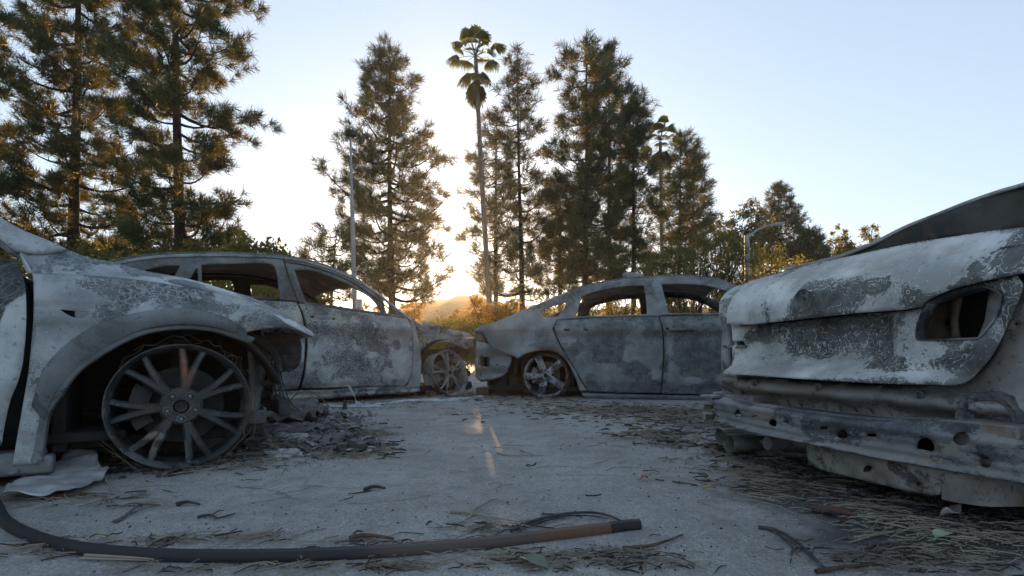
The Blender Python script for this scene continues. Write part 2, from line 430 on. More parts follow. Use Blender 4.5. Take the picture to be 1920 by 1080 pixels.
# rolled wheel-arch lip, following the cut edge of the fender
lip = T(crv([(76,866),(80,841),(86,800),(94,770),(111,745),(143,700),(187,667),(240,637),(283,622),(343,615),(400,620),(433,630),(470,643)], 5))
rows = []
for k, (x, z) in enumerate(lip):
    d = Vector((x, 0, z-.24)).normalized()
    rows.append([Vector((x, y_near(x,z)-.003, z))+d*.030*(1), Vector((x, y_near(x,z)-.012, z))+d*.014, Vector((x, y_near(x,z)-.006, z))-d*.001, Vector((x, y_near(x,z)+.012, z))-d*.006, Vector((x, y_near(x,z)+.05, z))])
surf_strip('arch_lip', near, rows, P_arch, .003)
# dark belt pressed round the arch
o1 = crv([(60,760),(83,693),(118,652),(167,617),(210,600),(250,588),(300,580),(350,579),(400,587),(443,606),(463,622)], 5)
i1 = crv([(86,790),(104,742),(143,694),(187,661),(240,631),(283,616),(343,609),(400,614),(433,624),(455,632),(462,630)], 5)
a_, b_ = T(o1), T(i1)
rows = [[Vector((p[0]+(q[0]-p[0])*t, y_near(p[0]+(q[0]-p[0])*t, p[1]+(q[1]-p[1])*t)-.0045-(.002 if 0 < t < 1 else 0), p[1]+(q[1]-p[1])*t)) for t in (0,.03,.3,.6,.9,1)] for p, q in zip(a_, b_)]
surf_strip('arch_moulding', near, rows, P_arch, .003)
# bonnet: from the ridge up over the crest and across to the far side
sky_ = crv([(38,472),(80,466),(127,470),(160,482),(210,492),(277,510),(330,519),(377,530),(425,545),(467,557),(500,572),(533,589),(562,607),(590,627)], 4)
rd = crv([(38,476),(50,511),(62,512),(110,514),(170,517),(230,522),(290,529),(350,539),(400,548),(445,557),(470,566),(512,594),(548,612),(588,632)], 4)
yc = lambda x, z: y_near(x, z)+.11
cr_, rd_ = NF.tr(sky_, lambda x, z: -.80+max(0, x-.2)**2*.30), T(rd)
rows = []
for (x0, z0), (x1, z1) in zip(rd_, cr_):
    y0 = y_near(x0, z0); y1 = -.80+max(0, x1-.2)**2*.30
    r = [Vector((x0, y0, z0))]
    r.append(Vector((x0*.5+x1*.5, y0*.55+y1*.45, z0*.48+z1*.52)))
    r.append(Vector((x1, y1, z1)))
    for yy in (-.6,-.35,0,.35,.6): r.append(Vector((x1+(.0 if x1 < .3 else .09*(1-(yy/.8)**2)), yy, z1+.008*(1-(yy/.8)**2)-.004)))
    r += [Vector((x1, -y1, z1)), Vector((x0, -y0, z0))]
    rows.append(r)
P_hood = burnt('burnt_bonnet_paint', pale=(.36,.42,.49), dark=(.05,.075,.10), thr=.50, scale=4.2, lace=.2, crack=.3, speck=.12, rust=.03, warmth=.05, seed=4.4)
o = surf_strip('bonnet', near, rows, P_hood, .005)
at_ = o.data.attributes.new('burn', 'FLOAT', 'POINT'); at_.data.foreach_set('value', [1.6*math.exp(-((v.co.x+.34)/.09)**2-((v.co.z-.90)/.03)**2)+1.0*math.exp(-((v.co.x+.12)/.12)**2-((v.co.z-.875)/.03)**2)-1.2*math.exp(-((v.co.x+.22)/.05)**2-((v.co.z-.87)/.02)**2) for v in o.data.vertices])
# windscreen pillar base running off to the upper left
pl = NF.tr(crv([(-260,230,1),(-120,318),(0,407),(45,433),(90,452),(128,470,1),(80,478),(34,473,1),(0,447),(-120,370),(-260,290,1)], 4, True), -.80)
panel('windscreen_pillar', near, pl, lambda x, z: -.86+max(0, z-.9)*.35, P_near, res=.03, th=.03)
# door, sill and cabin towards the frame edge
def y_d(x, z): return -.945+max(0, z-.6)**2*.75+(-.025 if z > .3 else 0)*0
dr = NF.tr(crv([(34,490,1),(46,520),(50,560),(50,620),(44,680),(36,715),(24,745),(8,800),(-6,836,1),(-240,960,1),(-640,900,1),(-560,560,1),(-200,500),(0,470)], 4, True), y_d)
dr = [(max(x, -1.62), max(z, .12)) for x, z in dr]
bl = blobs(NF, y_d, [(8,530,30,40,2.0),(40,520,20,30,1.5),(30,650,16,70,-2.6),(12,720,22,60,-2.4),(-20,640,30,60,-1.5),(0,790,20,40,-2),(-4,600,14,40,1.2)])
fe = NF.tr(crv([(35,492),(46,520),(51,560),(51,620),(45,680),(36,715),(22,750),(4,835)], 4), y_d)
panel('door', near, fe+[(fe[-1][0]-.05,.14),(-1.56,.15),(-1.60,.45),(-1.58,.86),(-1.1,.87)], lambda x, z: y_d(x, z)-.02, P_door1, res=.03, burn=bl)
mb = MB(); mb.tube([(-.70,-.99,.76),(-.72,-1.05,.775)], .02); mb.blob((-.73,-1.09,.775), .055, 3, .3, 2, (.7,1.1,1)); mb.build('mirror_stump', M_soot, near)
panel('hinge_post', near, [(-.64,.80),(-.52,.79),(-.49,.5),(-.52,.1),(-.70,.08),(-.68,.4)], -.80, M_soot, res=.08, th=.05)
mb = MB(); mb.box((-1.2,-.88,.085), (1.5,.10,.09)); mb.build('sill', P_arch, near, bevel=.012)
mb = MB(); mb.box((-.50,-.90,.075),(.16,.07,.07)); mb.build('sill_stub', P_arch, near, bevel=.01)
# rear body of the near car (mostly outside the picture)
for mir in (False, True):
    panel('rear_side', near, crv([(-1.61,.88,1),(-1.62,.40),(-1.66,.16,1),(-2.42,.15,1),(-2.46,.40),(-2.62,.60),(-2.86,.66),(-3.1,.60),(-3.26,.40),(-3.30,.18,1),(-3.72,.20,1),(-3.80,.50),(-3.72,.92),(-3.3,.93),(-2.4,.90)], 3, True), lambda x, z: -.95+max(0, z-.6)**2*.75, P_near, res=.07, mirror=mir)
    panel('greenhouse_frame', near, crv([(-3.62,.93,1),(-3.3,1.24),(-2.7,1.42),(-1.9,1.47),(-1.35,1.43),(-1.0,1.32),(-.72,1.08,1),(-.80,1.06),(-1.05,1.25),(-1.4,1.36),(-1.62,1.38,1),(-1.62,.90,1),(-1.72,.90,1),(-1.72,1.38,1),(-2.3,1.36),(-2.66,1.30,1),(-2.72,.95,1),(-2.86,.95,1),(-3.0,1.16),(-3.42,.95,1)], 3, True), lambda x, z: -.86+max(0, z-.9)*.36, P_near, res=.06, th=.03, mirror=mir)
panel('far_fender', near, [(x, z) for x, z in fend], y_near, P_near, res=.05, mirror=True)
panel('far_door', near, [(-.60,.80),(-.553,.48),(-.62,.15),(-1.56,.15),(-1.58,.86)], y_d, P_near, res=.06, mirror=True)
surf_strip('roof', near, [[Vector((x, y, z+.03*(1-(y/.68)**2))) for y in (-.68,-.4,0,.4,.68)] for x, z in ((-3.5,1.1),(-3.2,1.28),(-2.7,1.42),(-1.9,1.47),(-1.35,1.43),(-1.0,1.33))], P_near, .02)
# wheel housing, inner structure
mb = MB()
mb.loft([[Vector((.46*math.cos(a)-.03, y, .22+.44*math.sin(a))) for a in [PI*.10+PI*1.02*k/18 for k in range(19)]] for y in (-.86,-.7,-.5,-.36)])
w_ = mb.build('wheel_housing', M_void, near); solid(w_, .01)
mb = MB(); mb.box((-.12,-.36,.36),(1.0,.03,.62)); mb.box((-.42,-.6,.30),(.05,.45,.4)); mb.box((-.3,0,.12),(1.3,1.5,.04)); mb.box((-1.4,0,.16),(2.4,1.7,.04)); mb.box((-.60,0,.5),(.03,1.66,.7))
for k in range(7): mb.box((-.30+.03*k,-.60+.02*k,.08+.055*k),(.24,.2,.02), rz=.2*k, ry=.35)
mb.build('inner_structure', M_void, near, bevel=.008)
mb = MB(); mb.tube([(.0,-.62,.58),(.0,-.60,.36)], .045, 12); mb.tube([(0,-.62,.60),(0,-.62,.64)], .09, 16); mb.tube([(0,-.7,.17),(-.25,-.3,.14)], .03); mb.tube([(0,-.7,.17),(.25,-.3,.14)], .03)
mb.build('suspension_strut', M_soot, near)
wheel('front_wheel', near, (0,-.925,.274), .272, 7, .165, .038, .028, math.radians(80), M_rim1, M_steel, width=.22, lab='tyreless scorched alloy wheel with seven split spokes', disc=M_soot)
wheel('rear_wheel', near, (-2.89,-.92,.274), .272, 7, .165, .038, .028, .3, M_rim1, M_steel, detail=False)
for x in (0,-2.89): wheel('far_wheel', near, (x,.92,.274), .272, 7, .165, .038, .028, 1, M_rim1, M_steel, rz=PI, detail=False)
# crash structure ahead of the wheel
TY = lambda pts, y: NF.tr(pts, y)
panel('radiator_post', near, TY(crv([(462,640,1),(505,650,1),(497,700),(489,752,1),(487,779,1),(455,782,1),(466,720)], 4, True), -.58), lambda x, z: -.58+.02*math.cos((x-.36)*60), P_arch, res=.02, th=.03)
mb = MB(); a_ = TY([(462,628),(490,640),(510,656),(521,676),(523,696)], -.60)
mb.tube([(x,-.60,z) for x, z in a_], [.026,.026,.024,.02,.018], 8); a_ = TY([(522,682),(516,700),(502,716),(490,722)], -.57)
mb.tube([(x,-.57,z) for x, z in a_], [.016,.018,.014,.01], 8); mb.build('bumper_arm', M_char, near)
panel('lamp_mounting_plate', near, TY(crv([(494,622,1),(560,626,1),(566,650),(560,686),(552,694,1),(528,698,1),(526,668),(505,650)], 3, True), -.55), lambda x, z: -.55+.012*math.sin(z*80), M_char, [TY(ell(537,654,1.6,2,8), -.55), TY(ell(537,667,1.6,2,8), -.55), TY(ell(537,698,.1,.1,4), -.55)][:2], res=.02, th=.02)
panel('headlamp_bracket', near, TY(crv([(512,619,1),(528,617,1),(526,625),(519,629)], 2, True), -.63), -.63, P_door1, res=.02, th=.004)
mb = MB(); 
for q, (dx, r) in enumerate(((0,.0035),(4,.004),(9,.003),(-5,.003))):
    a_ = TY([(523+dx*.3,688),(520+dx,715),(526+dx*1.4,742),(532+dx*1.8,760),(540+dx*2.4,770)], -.57-.01*q)
    mb.tube([(x,-.57-.01*q,z) for x, z in a_], r*1.3, 5)
mb.build('hanging_cables', M_soot, near)
mb = MB(); R_ = random.Random(5)
for k in range(60):
    px = R_.uniform(486,522); py = R_.uniform(640,770); (x, z), = TY([(px, py)], -.5)
    mb.box((x, -.5+R_.uniform(0,.12), max(z,.03)), (R_.uniform(.01,.05), .02, R_.uniform(.01,.06)), R_.random()*3, R_.random()*3)
mb.build('burnt_radiator_core', M_char, near, smooth=False)
panel('front_crossmember', near, TY([(455,772),(500,770),(500,792),(462,798)], -.62), -.62, P_arch, res=.03, th=.08)
mb = MB(); mb.box((.42,0,.40),(.05,1.2,.06)); mb.box((.46,0,.22),(.06,1.3,.08)); mb.box((.36,.55,.36),(.05,.05,.5)); mb.build('far_crash_structure', M_char, near, bevel=.006)
cords(near, (0,-.925,.274), .275, 30, 3); cords(near, (0,-.86,.274), .28, 9, 4, top=True)
# ================================================================== SILVER-GREY SUV (behind, left of centre)
A2 = math.radians(42); WF = Fr(-.74-.92*math.sin(A2), 6.3+.92*math.cos(A2), A2)
def y_wag(x, z): return -.95+max(0, z-.90)*.36+(z-.6)**2*.10*(z < .9)+(.009 if z >= .9 else 0)+max(0, -3.2-x)**2*.5
def y_wd(x, z):      # front and rear door skins with a pressed shoulder and a hollow
    return y_wag(x, z)-.006-.020*math.exp(-((z-.80)/.05)**2)+.018*math.exp(-((z-.66)/.08)**2)-.012*math.exp(-((z-.22)/.05)**2)
P_w = burnt('burnt_suv_paint', pale=(.25,.285,.30), dark=(.06,.068,.073), thr=.53, scale=2.6, lace=.5, crack=.35, speck=.5, rust=.05, warm=(.26,.25,.19), warmth=.5, seed=12)
P_wd = burnt('burnt_suv_door_paint', pale=(.31,.345,.345), dark=(.055,.062,.065), thr=.49, scale=3.4, lace=.9, crack=.5, speck=.5, rust=.10, rustc=(.16,.12,.07), warm=(.24,.225,.15), warmth=.75, soft=.10, seed=21.5)
P_w2 = burnt('burnt_frame_metal', pale=(.13,.145,.155), dark=(.04,.044,.048), thr=.5, scale=4, lace=.2, crack=.2, speck=.7, rust=.10, warmth=.3, seed=8)
P_bay = burnt('burnt_apron_metal', pale=(.24,.27,.285), dark=(.055,.06,.063), thr=.53, scale=6, lace=.2, crack=.2, speck=.6, rust=.25, rustc=(.17,.11,.07), warmth=.4, seed=5)
wag = empty('burnt_suv', (WF.o[0], WF.o[1], 0), A2)
tag(wag, 'burnt grey SUV with open window frames, nose stripped bare and front wheel leaning outwards', 'burnt car')
W = lambda pts, yf=y_wag: WF.tr(pts, yf)
skl = [(205,495),(250,485),(300,479),(367,476.5),(440,477),(523,481),(583,491),(640,510),(700,543),(750,582),(771,598)]
holes_w = [W(crv([(552,505,1),(585,507),(627,521),(660,537),(693,555),(709,573),(716,586,1),(640,577),(575,568,1),(564,540)], 4, True)),
    W(crv([(378,496,1),(440,494),(503,494),(515,500),(521,520),(525,562,1),(450,553),(379,546,1)], 3, True)),
    W([(353,530),(366,505),(371,503),(373,540),(353,537)]),
    W(crv([(338,497,1),(330,512),(318,531,1),(262,526,1),(266,508,1),(300,500)], 3, True)),
    W([(719,562),(724,563),(740,582),(744,590),(724,588)])]
upper = W(crv([(p[0], p[1]) for p in skl[:-1]], 5)+[(771,598),(757,597),(740,594),(650,580),(575,571),(562,566),(540,563),(450,556),(377,549),(277,535),(205,524)])
bw = blobs(WF, y_wag, [(440,480,140,8,-.6),(540,530,20,40,.3),(700,550,60,30,.1)])
panel('body_side_frame', wag, upper, y_wag, P_w2, holes_w, .03, .022, burn=bw)
# bright roof rail above the frame, then the roof
rail = W(crv([p for p in skl], 5))
for mir in (1, -1):
    rows = []
    for x, z in rail:
        y = y_wag(x, z)
        rows.append([Vector((x, (y-.004)*mir, z-.035)), Vector((x, (y-.016)*mir, z-.020)), Vector((x, (y-.008)*mir, z-.004)), Vector((x, (y+.03)*mir, z+.004)), Vector((x, (y+.07)*mir, z+.003))])
    surf_strip('roof_rail', wag, rows, P_w, .004, off=-1 if mir > 0 else 1)
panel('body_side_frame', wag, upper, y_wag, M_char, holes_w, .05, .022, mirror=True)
bl = blobs(WF, y_wd, [(752,640,14,70,-1.2),(745,645,9,12,2.4),(765,620,8,40,-.9),(700,650,60,40,.35),(650,640,50,40,.15),(620,598,40,12,-.3),(650,718,40,8,-1.1),(740,705,25,14,-1.2),(690,712,26,9,.7),(742,712,9,8,1.4),(600,700,30,20,-.1),(660,600,80,10,-.5),(700,665,12,6,-.9),(610,720,50,8,.3),(580,680,8,60,-.5)])
mb = MB(); l_ = W(crv([(531,484),(537,505),(545,530),(553,550),(560,568)], 4))
mb.tube([(x, y_wag(x, z)-.004, z) for x, z in l_], .008, 6); l_ = W(crv([(531,490),(583,500),(647,523),(707,561),(742,590)], 5)); mb.tube([(x, y_wag(x, z)-.004, z) for x, z in l_], .007, 6); mb.build('dark_seam_strip', M_soot, wag)  # dark tubes added to draw the door seams as dark lines
fd = W(crv([(561,569,1),(640,580),(743,595),(764,599,1),(771,615),(774,645),(772,690),(767,712),(757,724,1),(660,726),(565,728.5,1),(572,700),(577,660),(577,625),(571,593)], 4, True), y_wd)
hd = [W(slot(586,594,9,4), y_wd), W(slot(625.5,598,7,3.4), y_wd)]
panel('front_door', wag, fd, y_wd, P_wd, hd, .022, .03, burn=bl)
hr = W(slot(606,596,34,10), y_wd); cx = sum(p[0] for p in hr)/len(hr); cz = sum(p[1] for p in hr)/len(hr)
mb = MB(); mb.loft([[Vector((cx-.10+.2*i/8, y_wd(cx, cz)-.004-.006*math.sin(PI*i/8)*math.cos(j*PI/2), cz+.028*j*math.sin(PI*(i+.5)/9))) for j in (-1,-.5,0,.5,1)] for i in range(9)]); mb.build('handle_cup', P_w, wag)
rdp = W(crv([(545,566,1),(556,567,1),(566,593),(571,627),(571,665),(567,700),(559,729,1),(490,734),(440,733,1),(420,690),(395,655,1),(395,560,1)], 4, True), y_wd)
panel('rear_door', wag, rdp, y_wd, P_wd, (), .03, .03, burn=blobs(WF, y_wd, [(550,600,20,40,-.4),(556,640,12,40,.3),(530,690,30,40,.8),(545,575,20,10,.4)]))
# rear quarter with wheel arch, mostly hidden
x0 = min(p[0] for p in rdp); zb = .95
q = [(x0+.02,zb),(x0-.02,.52),(x0-.10,.50)]+[(-2.9+.40*math.cos(a), .27+.40*math.sin(a)) for a in [PI*.12+PI*.78*k/10 for k in range(11)] if -2.9+.40*math.cos(a) < x0-.1]+[(-3.32,.16),(-3.70,.20),(-3.80,.45),(-3.76,.9),(-3.7,1.02),(-3.2,1.0)]
for mir in (False, True): panel('rear_quarter', wag, q, y_wag, P_w, (), .05, .006, mirror=mir)
panel('far_side_panel', wag, [(-.5,.9),(-.42,.5),(-.5,.1),(-2.5,.1),(-2.5,.95),(-1.6,.93)], y_wag, P_w, (), .08, .01, mirror=True)
def inner_skin(fr_empty, poly, yf, off, name='door_inner_skin'):
    panel(name, fr_empty, poly, lambda x, z: yf(x, z)+off, M_char, (), .06, .02)
inner_skin(wag, W([(430,550),(540,559),(640,574),(763,592),(772,610),(775,650),(765,724),(560,729),(430,734)]), y_wag, .055)
# sill, hinge post, front apron, bay
sl_ = W([(440,738),(500,735),(560,732),(660,729.5),(760,727.5),(787,728),(787,734),(720,740),(660,744),(560,751),(500,756),(440,762)])
panel('sill', wag, sl_, lambda x, z: -.93+.012*math.cos(z*120), P_bay, [W(ell(px, py, 2.4, 2.2, 10)) for px, py in ((568,744),(626,741),(670,738.5),(707,736),(728,735),(745,733.6),(503,748),(534,747))], .02, .06)
panel('hinge_post', wag, W(crv([(771,600,1),(781,605,1),(786,630),(792,664),(793,690),(790,727,1),(764,729,1),(771,712),(776,690),(778,645),(775,615)], 3, True)), lambda x, z: y_wag(x, z)+.035, P_w, (), .02, .05, burn=blobs(WF, y_wag, [(782,690,8,50,-.5),(780,640,8,20,.3)]))
y_ap = lambda x, z: -.74-.02*math.sin(x*14)
ap = WF.tr(crv([(775,600,1),(790,609),(810,620),(844,629),(870,634),(889,632,1),(892,650,1),(882,655),(866,652),(850,645),(836,641),(821,643),(805,650),(796,660),(788,668,1),(783,640)], 4, True), y_ap)
panel('wing_apron', wag, ap, y_ap, P_bay, [WF.tr(ell(*e, 10), y_ap) for e in ((785.5,614,1.6,1.8),(793.5,621,1.6,1.8),(823,628,2,2.2),(802,646,2.2,2.6),(876,645,1.8,4))]+[WF.tr([(783,624),(797,636),(791,640),(786,650),(784,636)], y_ap)], .018, .02)
y_ap2 = lambda x, z: .70
panel('wing_apron', wag, WF.tr(crv([(792,602,1),(812,608),(850,618),(885,626,1),(888,645,1),(830,640),(795,640,1)], 3, True), y_ap2), y_ap2, P_bay, (), .05, .02)
mb = MB()
for px, py, y, r, h in ((814,612,-.52,.075,.16),(831,616,.1,.07,.20),(862,628,-.2,.05,.12)):
    mb = MB(); (x, z), = WF.tr([(px, py)], y); mb.tube([(x, y, z-h), (x, y, z+.0)], [r*.8, r], 14); mb.tube([(x, y, z-.004), (x, y, z+.02)], [r*1.5, r*1.45], 16); mb.build('strut_tower', P_bay, wag)
mb = MB(); R_ = random.Random(11)
for k in range(46):
    px = R_.uniform(786,890); top = 622+(px-786)*.20; py = R_.uniform(top+12, 735); y = R_.uniform(-.70,.1); (x, z), = WF.tr([(px, py)], y)
    if z > .02: mb.box((min(x,.42), y, z), (R_.uniform(.02,.18), R_.uniform(.02,.12), R_.uniform(.02,.14)), R_.random()*3, R_.random(), R_.random())
mb.box((.0,-.2,.42),(.6,.5,.3), .1); mb.tube([(-.2,-.5,.3),(.2,-.4,.5),(.4,0,.35)], .03); mb.tube([(.42,-.7,.55),(.42,.7,.55)], .03); mb.tube([(.42,-.7,.25),(.42,.7,.25)], .04)
mb.build('engine_bay_remains', M_char, wag, smooth=False)
mb = MB()
for k in range(5): mb.tube([(-.35+.1*k, -.4, .62), (-.3+.16*k, .1, .70+.02*k), (-.2+.15*k,.5,.62)], .012, 6)
mb.build('pipework', M_rust, wag)
crumb('charred_cowl', wag, (-.50,-.62,.90), 16, (.07,.05,.02), .045, M_rust, 3)
rows = [[Vector((x, y, .86+.03*(1-(y/.8)**2)+zz)) for y in (-.8,-.4,0,.4,.8)] for x, zz in ((-.75,.06),(-.60,.04),(-.42,-.03),(-.30,-.10))]
surf_strip('cowl_panel', wag, rows, P_bay, .02)
mb = MB(); mb.loft([[Vector((x, -.72+.25*k/3, z-.02*k)) for k in range(4)] for x, z in WF.tr([(845,628),(860,631),(878,636),(890,640)], -.72)]); mb.build('bonnet_remnant', P_w, wag)
M_rim2 = burnt('pale_scorched_alloy', pale=(.26,.265,.28), dark=(.04,.04,.043), thr=.58, scale=5, lace=.2, crack=0, speck=.2, rust=.06, rustc=(.2,.1,.06), warmth=.1, rough=.5, seed=2)
wheel('front_wheel', wag, (-.02,-.93,.285), .285, 5, .20, .026, .022, math.radians(95), M_rim2, M_steel, rz=math.radians(8), rx=-.24, width=.20, hubr=.2, lab='tyreless alloy wheel leaning outwards at the top')
wheel('rear_wheel', wag, (-2.92,-.92,.285), .28, 5, .20, .026, .022, .3, M_rim2, M_steel, detail=False)
for x in (0,-2.92): wheel('far_wheel', wag, (x,.90,.285), .28, 5, .20, .026, .022, 1, M_rim2, M_steel, rz=PI, detail=False)
for q_ in (0, 1):
  mb = MB()
  if q_: mb.loft([[Vector((-2.9+.42*math.cos(a), y, .27+.42*math.sin(a))) for a in [PI*k/14 for k in range(15)]] for y in (-.92,-.5)])
  else: mb.loft([[Vector((.44*math.cos(a), y, .27+.42*math.sin(a))) for a in [PI*.5+PI*.6*k/10 for k in range(11)]] for y in (-.84,-.5)])
  o = mb.build('wheel_housing', M_void, wag); solid(o, .008)
# roof, floor, cabin
rr = [p for p in rail if p[0] < -1.05]
surf_strip('roof', wag, [[Vector((x, yy*abs(y_wag(x, z)+.05), z+.035*(1-yy*yy))) for yy in (-1,-.6,0,.6,1)] for x, z in rr], P_w2, .03, -1)
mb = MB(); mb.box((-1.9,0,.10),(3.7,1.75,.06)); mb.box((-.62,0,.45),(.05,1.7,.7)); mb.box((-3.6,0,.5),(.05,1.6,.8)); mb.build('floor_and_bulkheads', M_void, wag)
mb = MB(); mb.tube([(-.9,-.85,.80),(-.9,.85,.80)], .05, 10); mb.box((-.85,0,.70),(.2,1.6,.18)); mb.tube([(-1.05,-.42,.74),(-1.22,-.42,.86)], .03); mb.lathe([(.17,0),(.185,.015),(.17,.03)], (-1.25,-.42,.86), 'X', 24); mb.build('dashboard_frame', M_void, wag)
for x in (-1.75,-2.75):
    for y in (-.42,.42):
        mb = MB()
        for s in (-.2,.2): mb.tube([(x+.35,y+s,.28),(x,y+s,.30),(x-.18,y+s,.98)], .022, 8)
        mb.tube([(x-.18,y-.2,.98),(x-.2,y-.1,1.04),(x-.2,y+.1,1.04),(x-.18,y+.2,.98)], .022, 8); mb.box((x-.10,y,.62),(.03,.36,.5), ry=-.24); mb.box((x+.15,y,.33),(.45,.42,.06))
        mb.tube([(x-.2,y-.07,1.04),(x-.21,y-.07,1.14)], .008, 6); mb.tube([(x-.2,y+.07,1.04),(x-.21,y+.07,1.14)], .008, 6)
        mb.build('seat_frame', M_soot, wag)
# ================================================================== BLUE-GREY SEDAN (right of centre, seen from its side)
A3 = math.radians(-12); SF = Fr(.385-.90*math.sin(A3), 5.93+.90*math.cos(A3), A3)
def y_sed(x, z): return -.93+max(0, z-.86)*.44+(z-.55)**2*.12*(z < .86)+(.0115 if z >= .86 else 0)+max(0, -.35-x)**2*.55+max(0, x-3.0)**2*.5
def y_sb(x, z):
    r = math.hypot(x, z-.24)
    return y_sed(x, z)-.014*math.exp(-((z-.80)/.035)**2)*(x > -.9)-.022*math.exp(-((r-.37)/.05)**2)
def y_sdr(x, z): return y_sed(x, z)-.004-.016*math.exp(-((z-.78)/.05)**2)+.012*math.exp(-((z-.68)/.06)**2)-.012*math.exp(-((z-.20)/.06)**2)
P_s = burnt('burnt_sedan_paint', pale=(.18,.215,.24), dark=(.055,.068,.078), thr=.55, scale=2.2, lace=.3, crack=.2, speck=.35, rust=.03, warmth=.15, seed=31)
P_sd = burnt('burnt_sedan_door_paint', pale=(.175,.205,.225), dark=(.04,.05,.056), thr=.46, scale=3.2, lace=.6, crack=.15, speck=.35, rust=.03, warm=(.20,.20,.17), warmth=.3, soft=.13, seed=37)
sed = empty('burnt_sedan', (SF.o[0], SF.o[1], 0), A3)
tag(sed, 'burnt blue-grey sedan with arched roof standing side-on, its five-spoke rear wheel bare of tyre', 'burnt car')
S = lambda pts, yf=y_sb: SF.tr(pts, yf)
sk = [(890,617),(905,611),(928,604),(960,591),(990,578),(1015,567),(1038,557),(1079,542),(1110,534),(1141,528),(1175,523),(1210,520),(1275,517.5),(1319,520),(1364,529),(1400,543),(1450,566),(1500,588)]
out_s = crv([(890,617,1)]+[(a, b) for a, b in sk[1:-1]]+[(1500,588,1),(1496,592,1),(1350,590),(1253,590),(1232,592),(1214,592),(1140,594),(1078,597),(1044,600,1),(1036,616),(1047,642),(1065,675),(1084,706),(1101,733,1),(1087,733,1),(1082,717),(1073,696),(1061,676),(1044,662),(1026,657.5),(1002,659),(984,664),(971,672,1),(958,666),(943,661),(928,655),(917,647),(911,634),(906,626),(898,622),(890,622,1)], 4, True)
hs = [S(crv([(1012,583,1),(1035,573),(1064,564,1),(1058,577),(1046,593,1),(1022,594)], 4, True)),
      S(crv([(1091,555,1),(1115,547),(1141,541),(1175,536),(1207,535,1),(1211,560),(1213,589,1),(1140,592),(1079,593.5,1)], 4, True)),
      S(crv([(1240,533,1),(1280,532),(1322,535),(1361,545),(1400,562),(1450,588,1),(1350,587),(1254,587,1),(1247,560)], 4, True))]
bs = blobs(SF, y_sb, [(970,600,60,30,-.6),(1010,625,40,14,.25),(950,640,40,20,-.5),(1070,560,20,30,.3),(1220,560,20,40,-.1),(1150,525,90,6,-.5),(1000,650,40,6,.1),(1080,690,14,40,-.4)])
panel('body_side', sed, S(out_s), y_sb, P_s, hs, .026, .022, burn=bs)
panel('body_side', sed, S(out_s), y_sed, M_char, hs, .06, .022, mirror=True)
db = blobs(SF, y_sdr, [(1130,640,45,38,1.1),(1075,625,14,30,-.6),(1095,672,16,14,-1.3),(1130,692,40,9,-1.5),(1180,665,14,24,-1.2),(1200,630,14,30,-.4),(1150,712,34,10,-1.2),(1110,712,14,14,.9),(1205,700,30,30,.3),(1232,660,8,60,-.6),(1150,603,90,7,-.6)])
rdr = S(crv([(1045,601,1),(1140,595.3),(1214,593.6),(1234.5,593.6,1),(1241.5,620),(1243.7,660),(1241.8,700),(1238,737,1),(1150,735.5),(1103.5,733.5,1),(1087,707),(1067.5,675.5),(1050,643),(1039.5,616)], 4, True), y_sdr)
panel('rear_door', sed, rdr, y_sdr, P_sd, [S(slot(1062.5,619,11,4.5), y_sdr), S(slot(1098,619,9,3.6), y_sdr)], .024, .03, burn=db)
fb = blobs(SF, y_sdr, [(1320,650,60,60,1.3),(1256,640,9,60,-1.1),(1265,700,14,30,-1.0),(1300,715,30,8,-.9),(1330,603,90,8,-.8),(1330,725,60,12,.8)])
fdr = S(crv([(1236.5,593.6,1),(1300,591.6),(1400,591),(1480,594,1),(1515,640),(1520,700),(1515,742,1),(1380,740),(1240,738,1),(1243.7,700),(1245.7,660),(1243.6,620)], 4, True), y_sdr)
panel('front_door', sed, fdr, y_sdr, P_sd, [S(slot(1252,617,8,4.6), y_sdr)], .026, .03, burn=fb)
panel('door_inner_skin', sed, S([(1040,598),(1140,591),(1240,589),(1400,589),(1480,592),(1515,740),(1240,738),(1100,732),(1060,665)], y_sed), lambda x, z: y_sed(x, z)+.05, M_char, (), .06, .02)
(hx, hz), = S([(1280,618.5)], y_sdr); mb = MB(); yy = y_sdr(hx, hz)
mb.tube([(hx-.14,yy-.012,hz),(hx-.12,yy-.028,hz),(hx+.11,yy-.028,hz+.002),(hx+.13,yy-.012,hz)], .012, 8); mb.box((hx,yy-.004,hz),(.29,.012,.040)); mb.build('door_handle', P_w2, sed, bevel=.004)
# front wing beyond the door (hidden behind the right-hand car)
xf = max(p[0] for p in fdr)+.012
wg = [(xf-.03,.84),(xf,.5),(xf,.12),(xf+.10,.12)]+[(2.85-.40*math.cos(a), .25+.38*math.sin(a)) for a in [PI*k/12 for k in range(13)] if 2.85-.40*math.cos(a) > xf+.1]+[(3.3,.2),(3.55,.3),(3.62,.5),(3.5,.66),(3.1,.78)]
for mir in (False, True): panel('front_wing', sed, wg, y_sed, P_s, (), .06, .006, mirror=mir)
panel('far_doors', sed, [(.5,.85),(.75,.1),(xf,.1),(xf,.84)], y_sed, P_s, (), .1, .01, mirror=True)
panel('sill', sed, S([(1090,736),(1240,740),(1380,743),(1530,746),(1530,764),(1380,758),(1240,750.5),(1096,747)], lambda x, z: -.90), lambda x, z: -.90+.012*math.cos(z*90), P_s, (), .03, .06, burn=[(1.0,.04,.6,.05,.9),(2,.04,.8,.05,.9)])
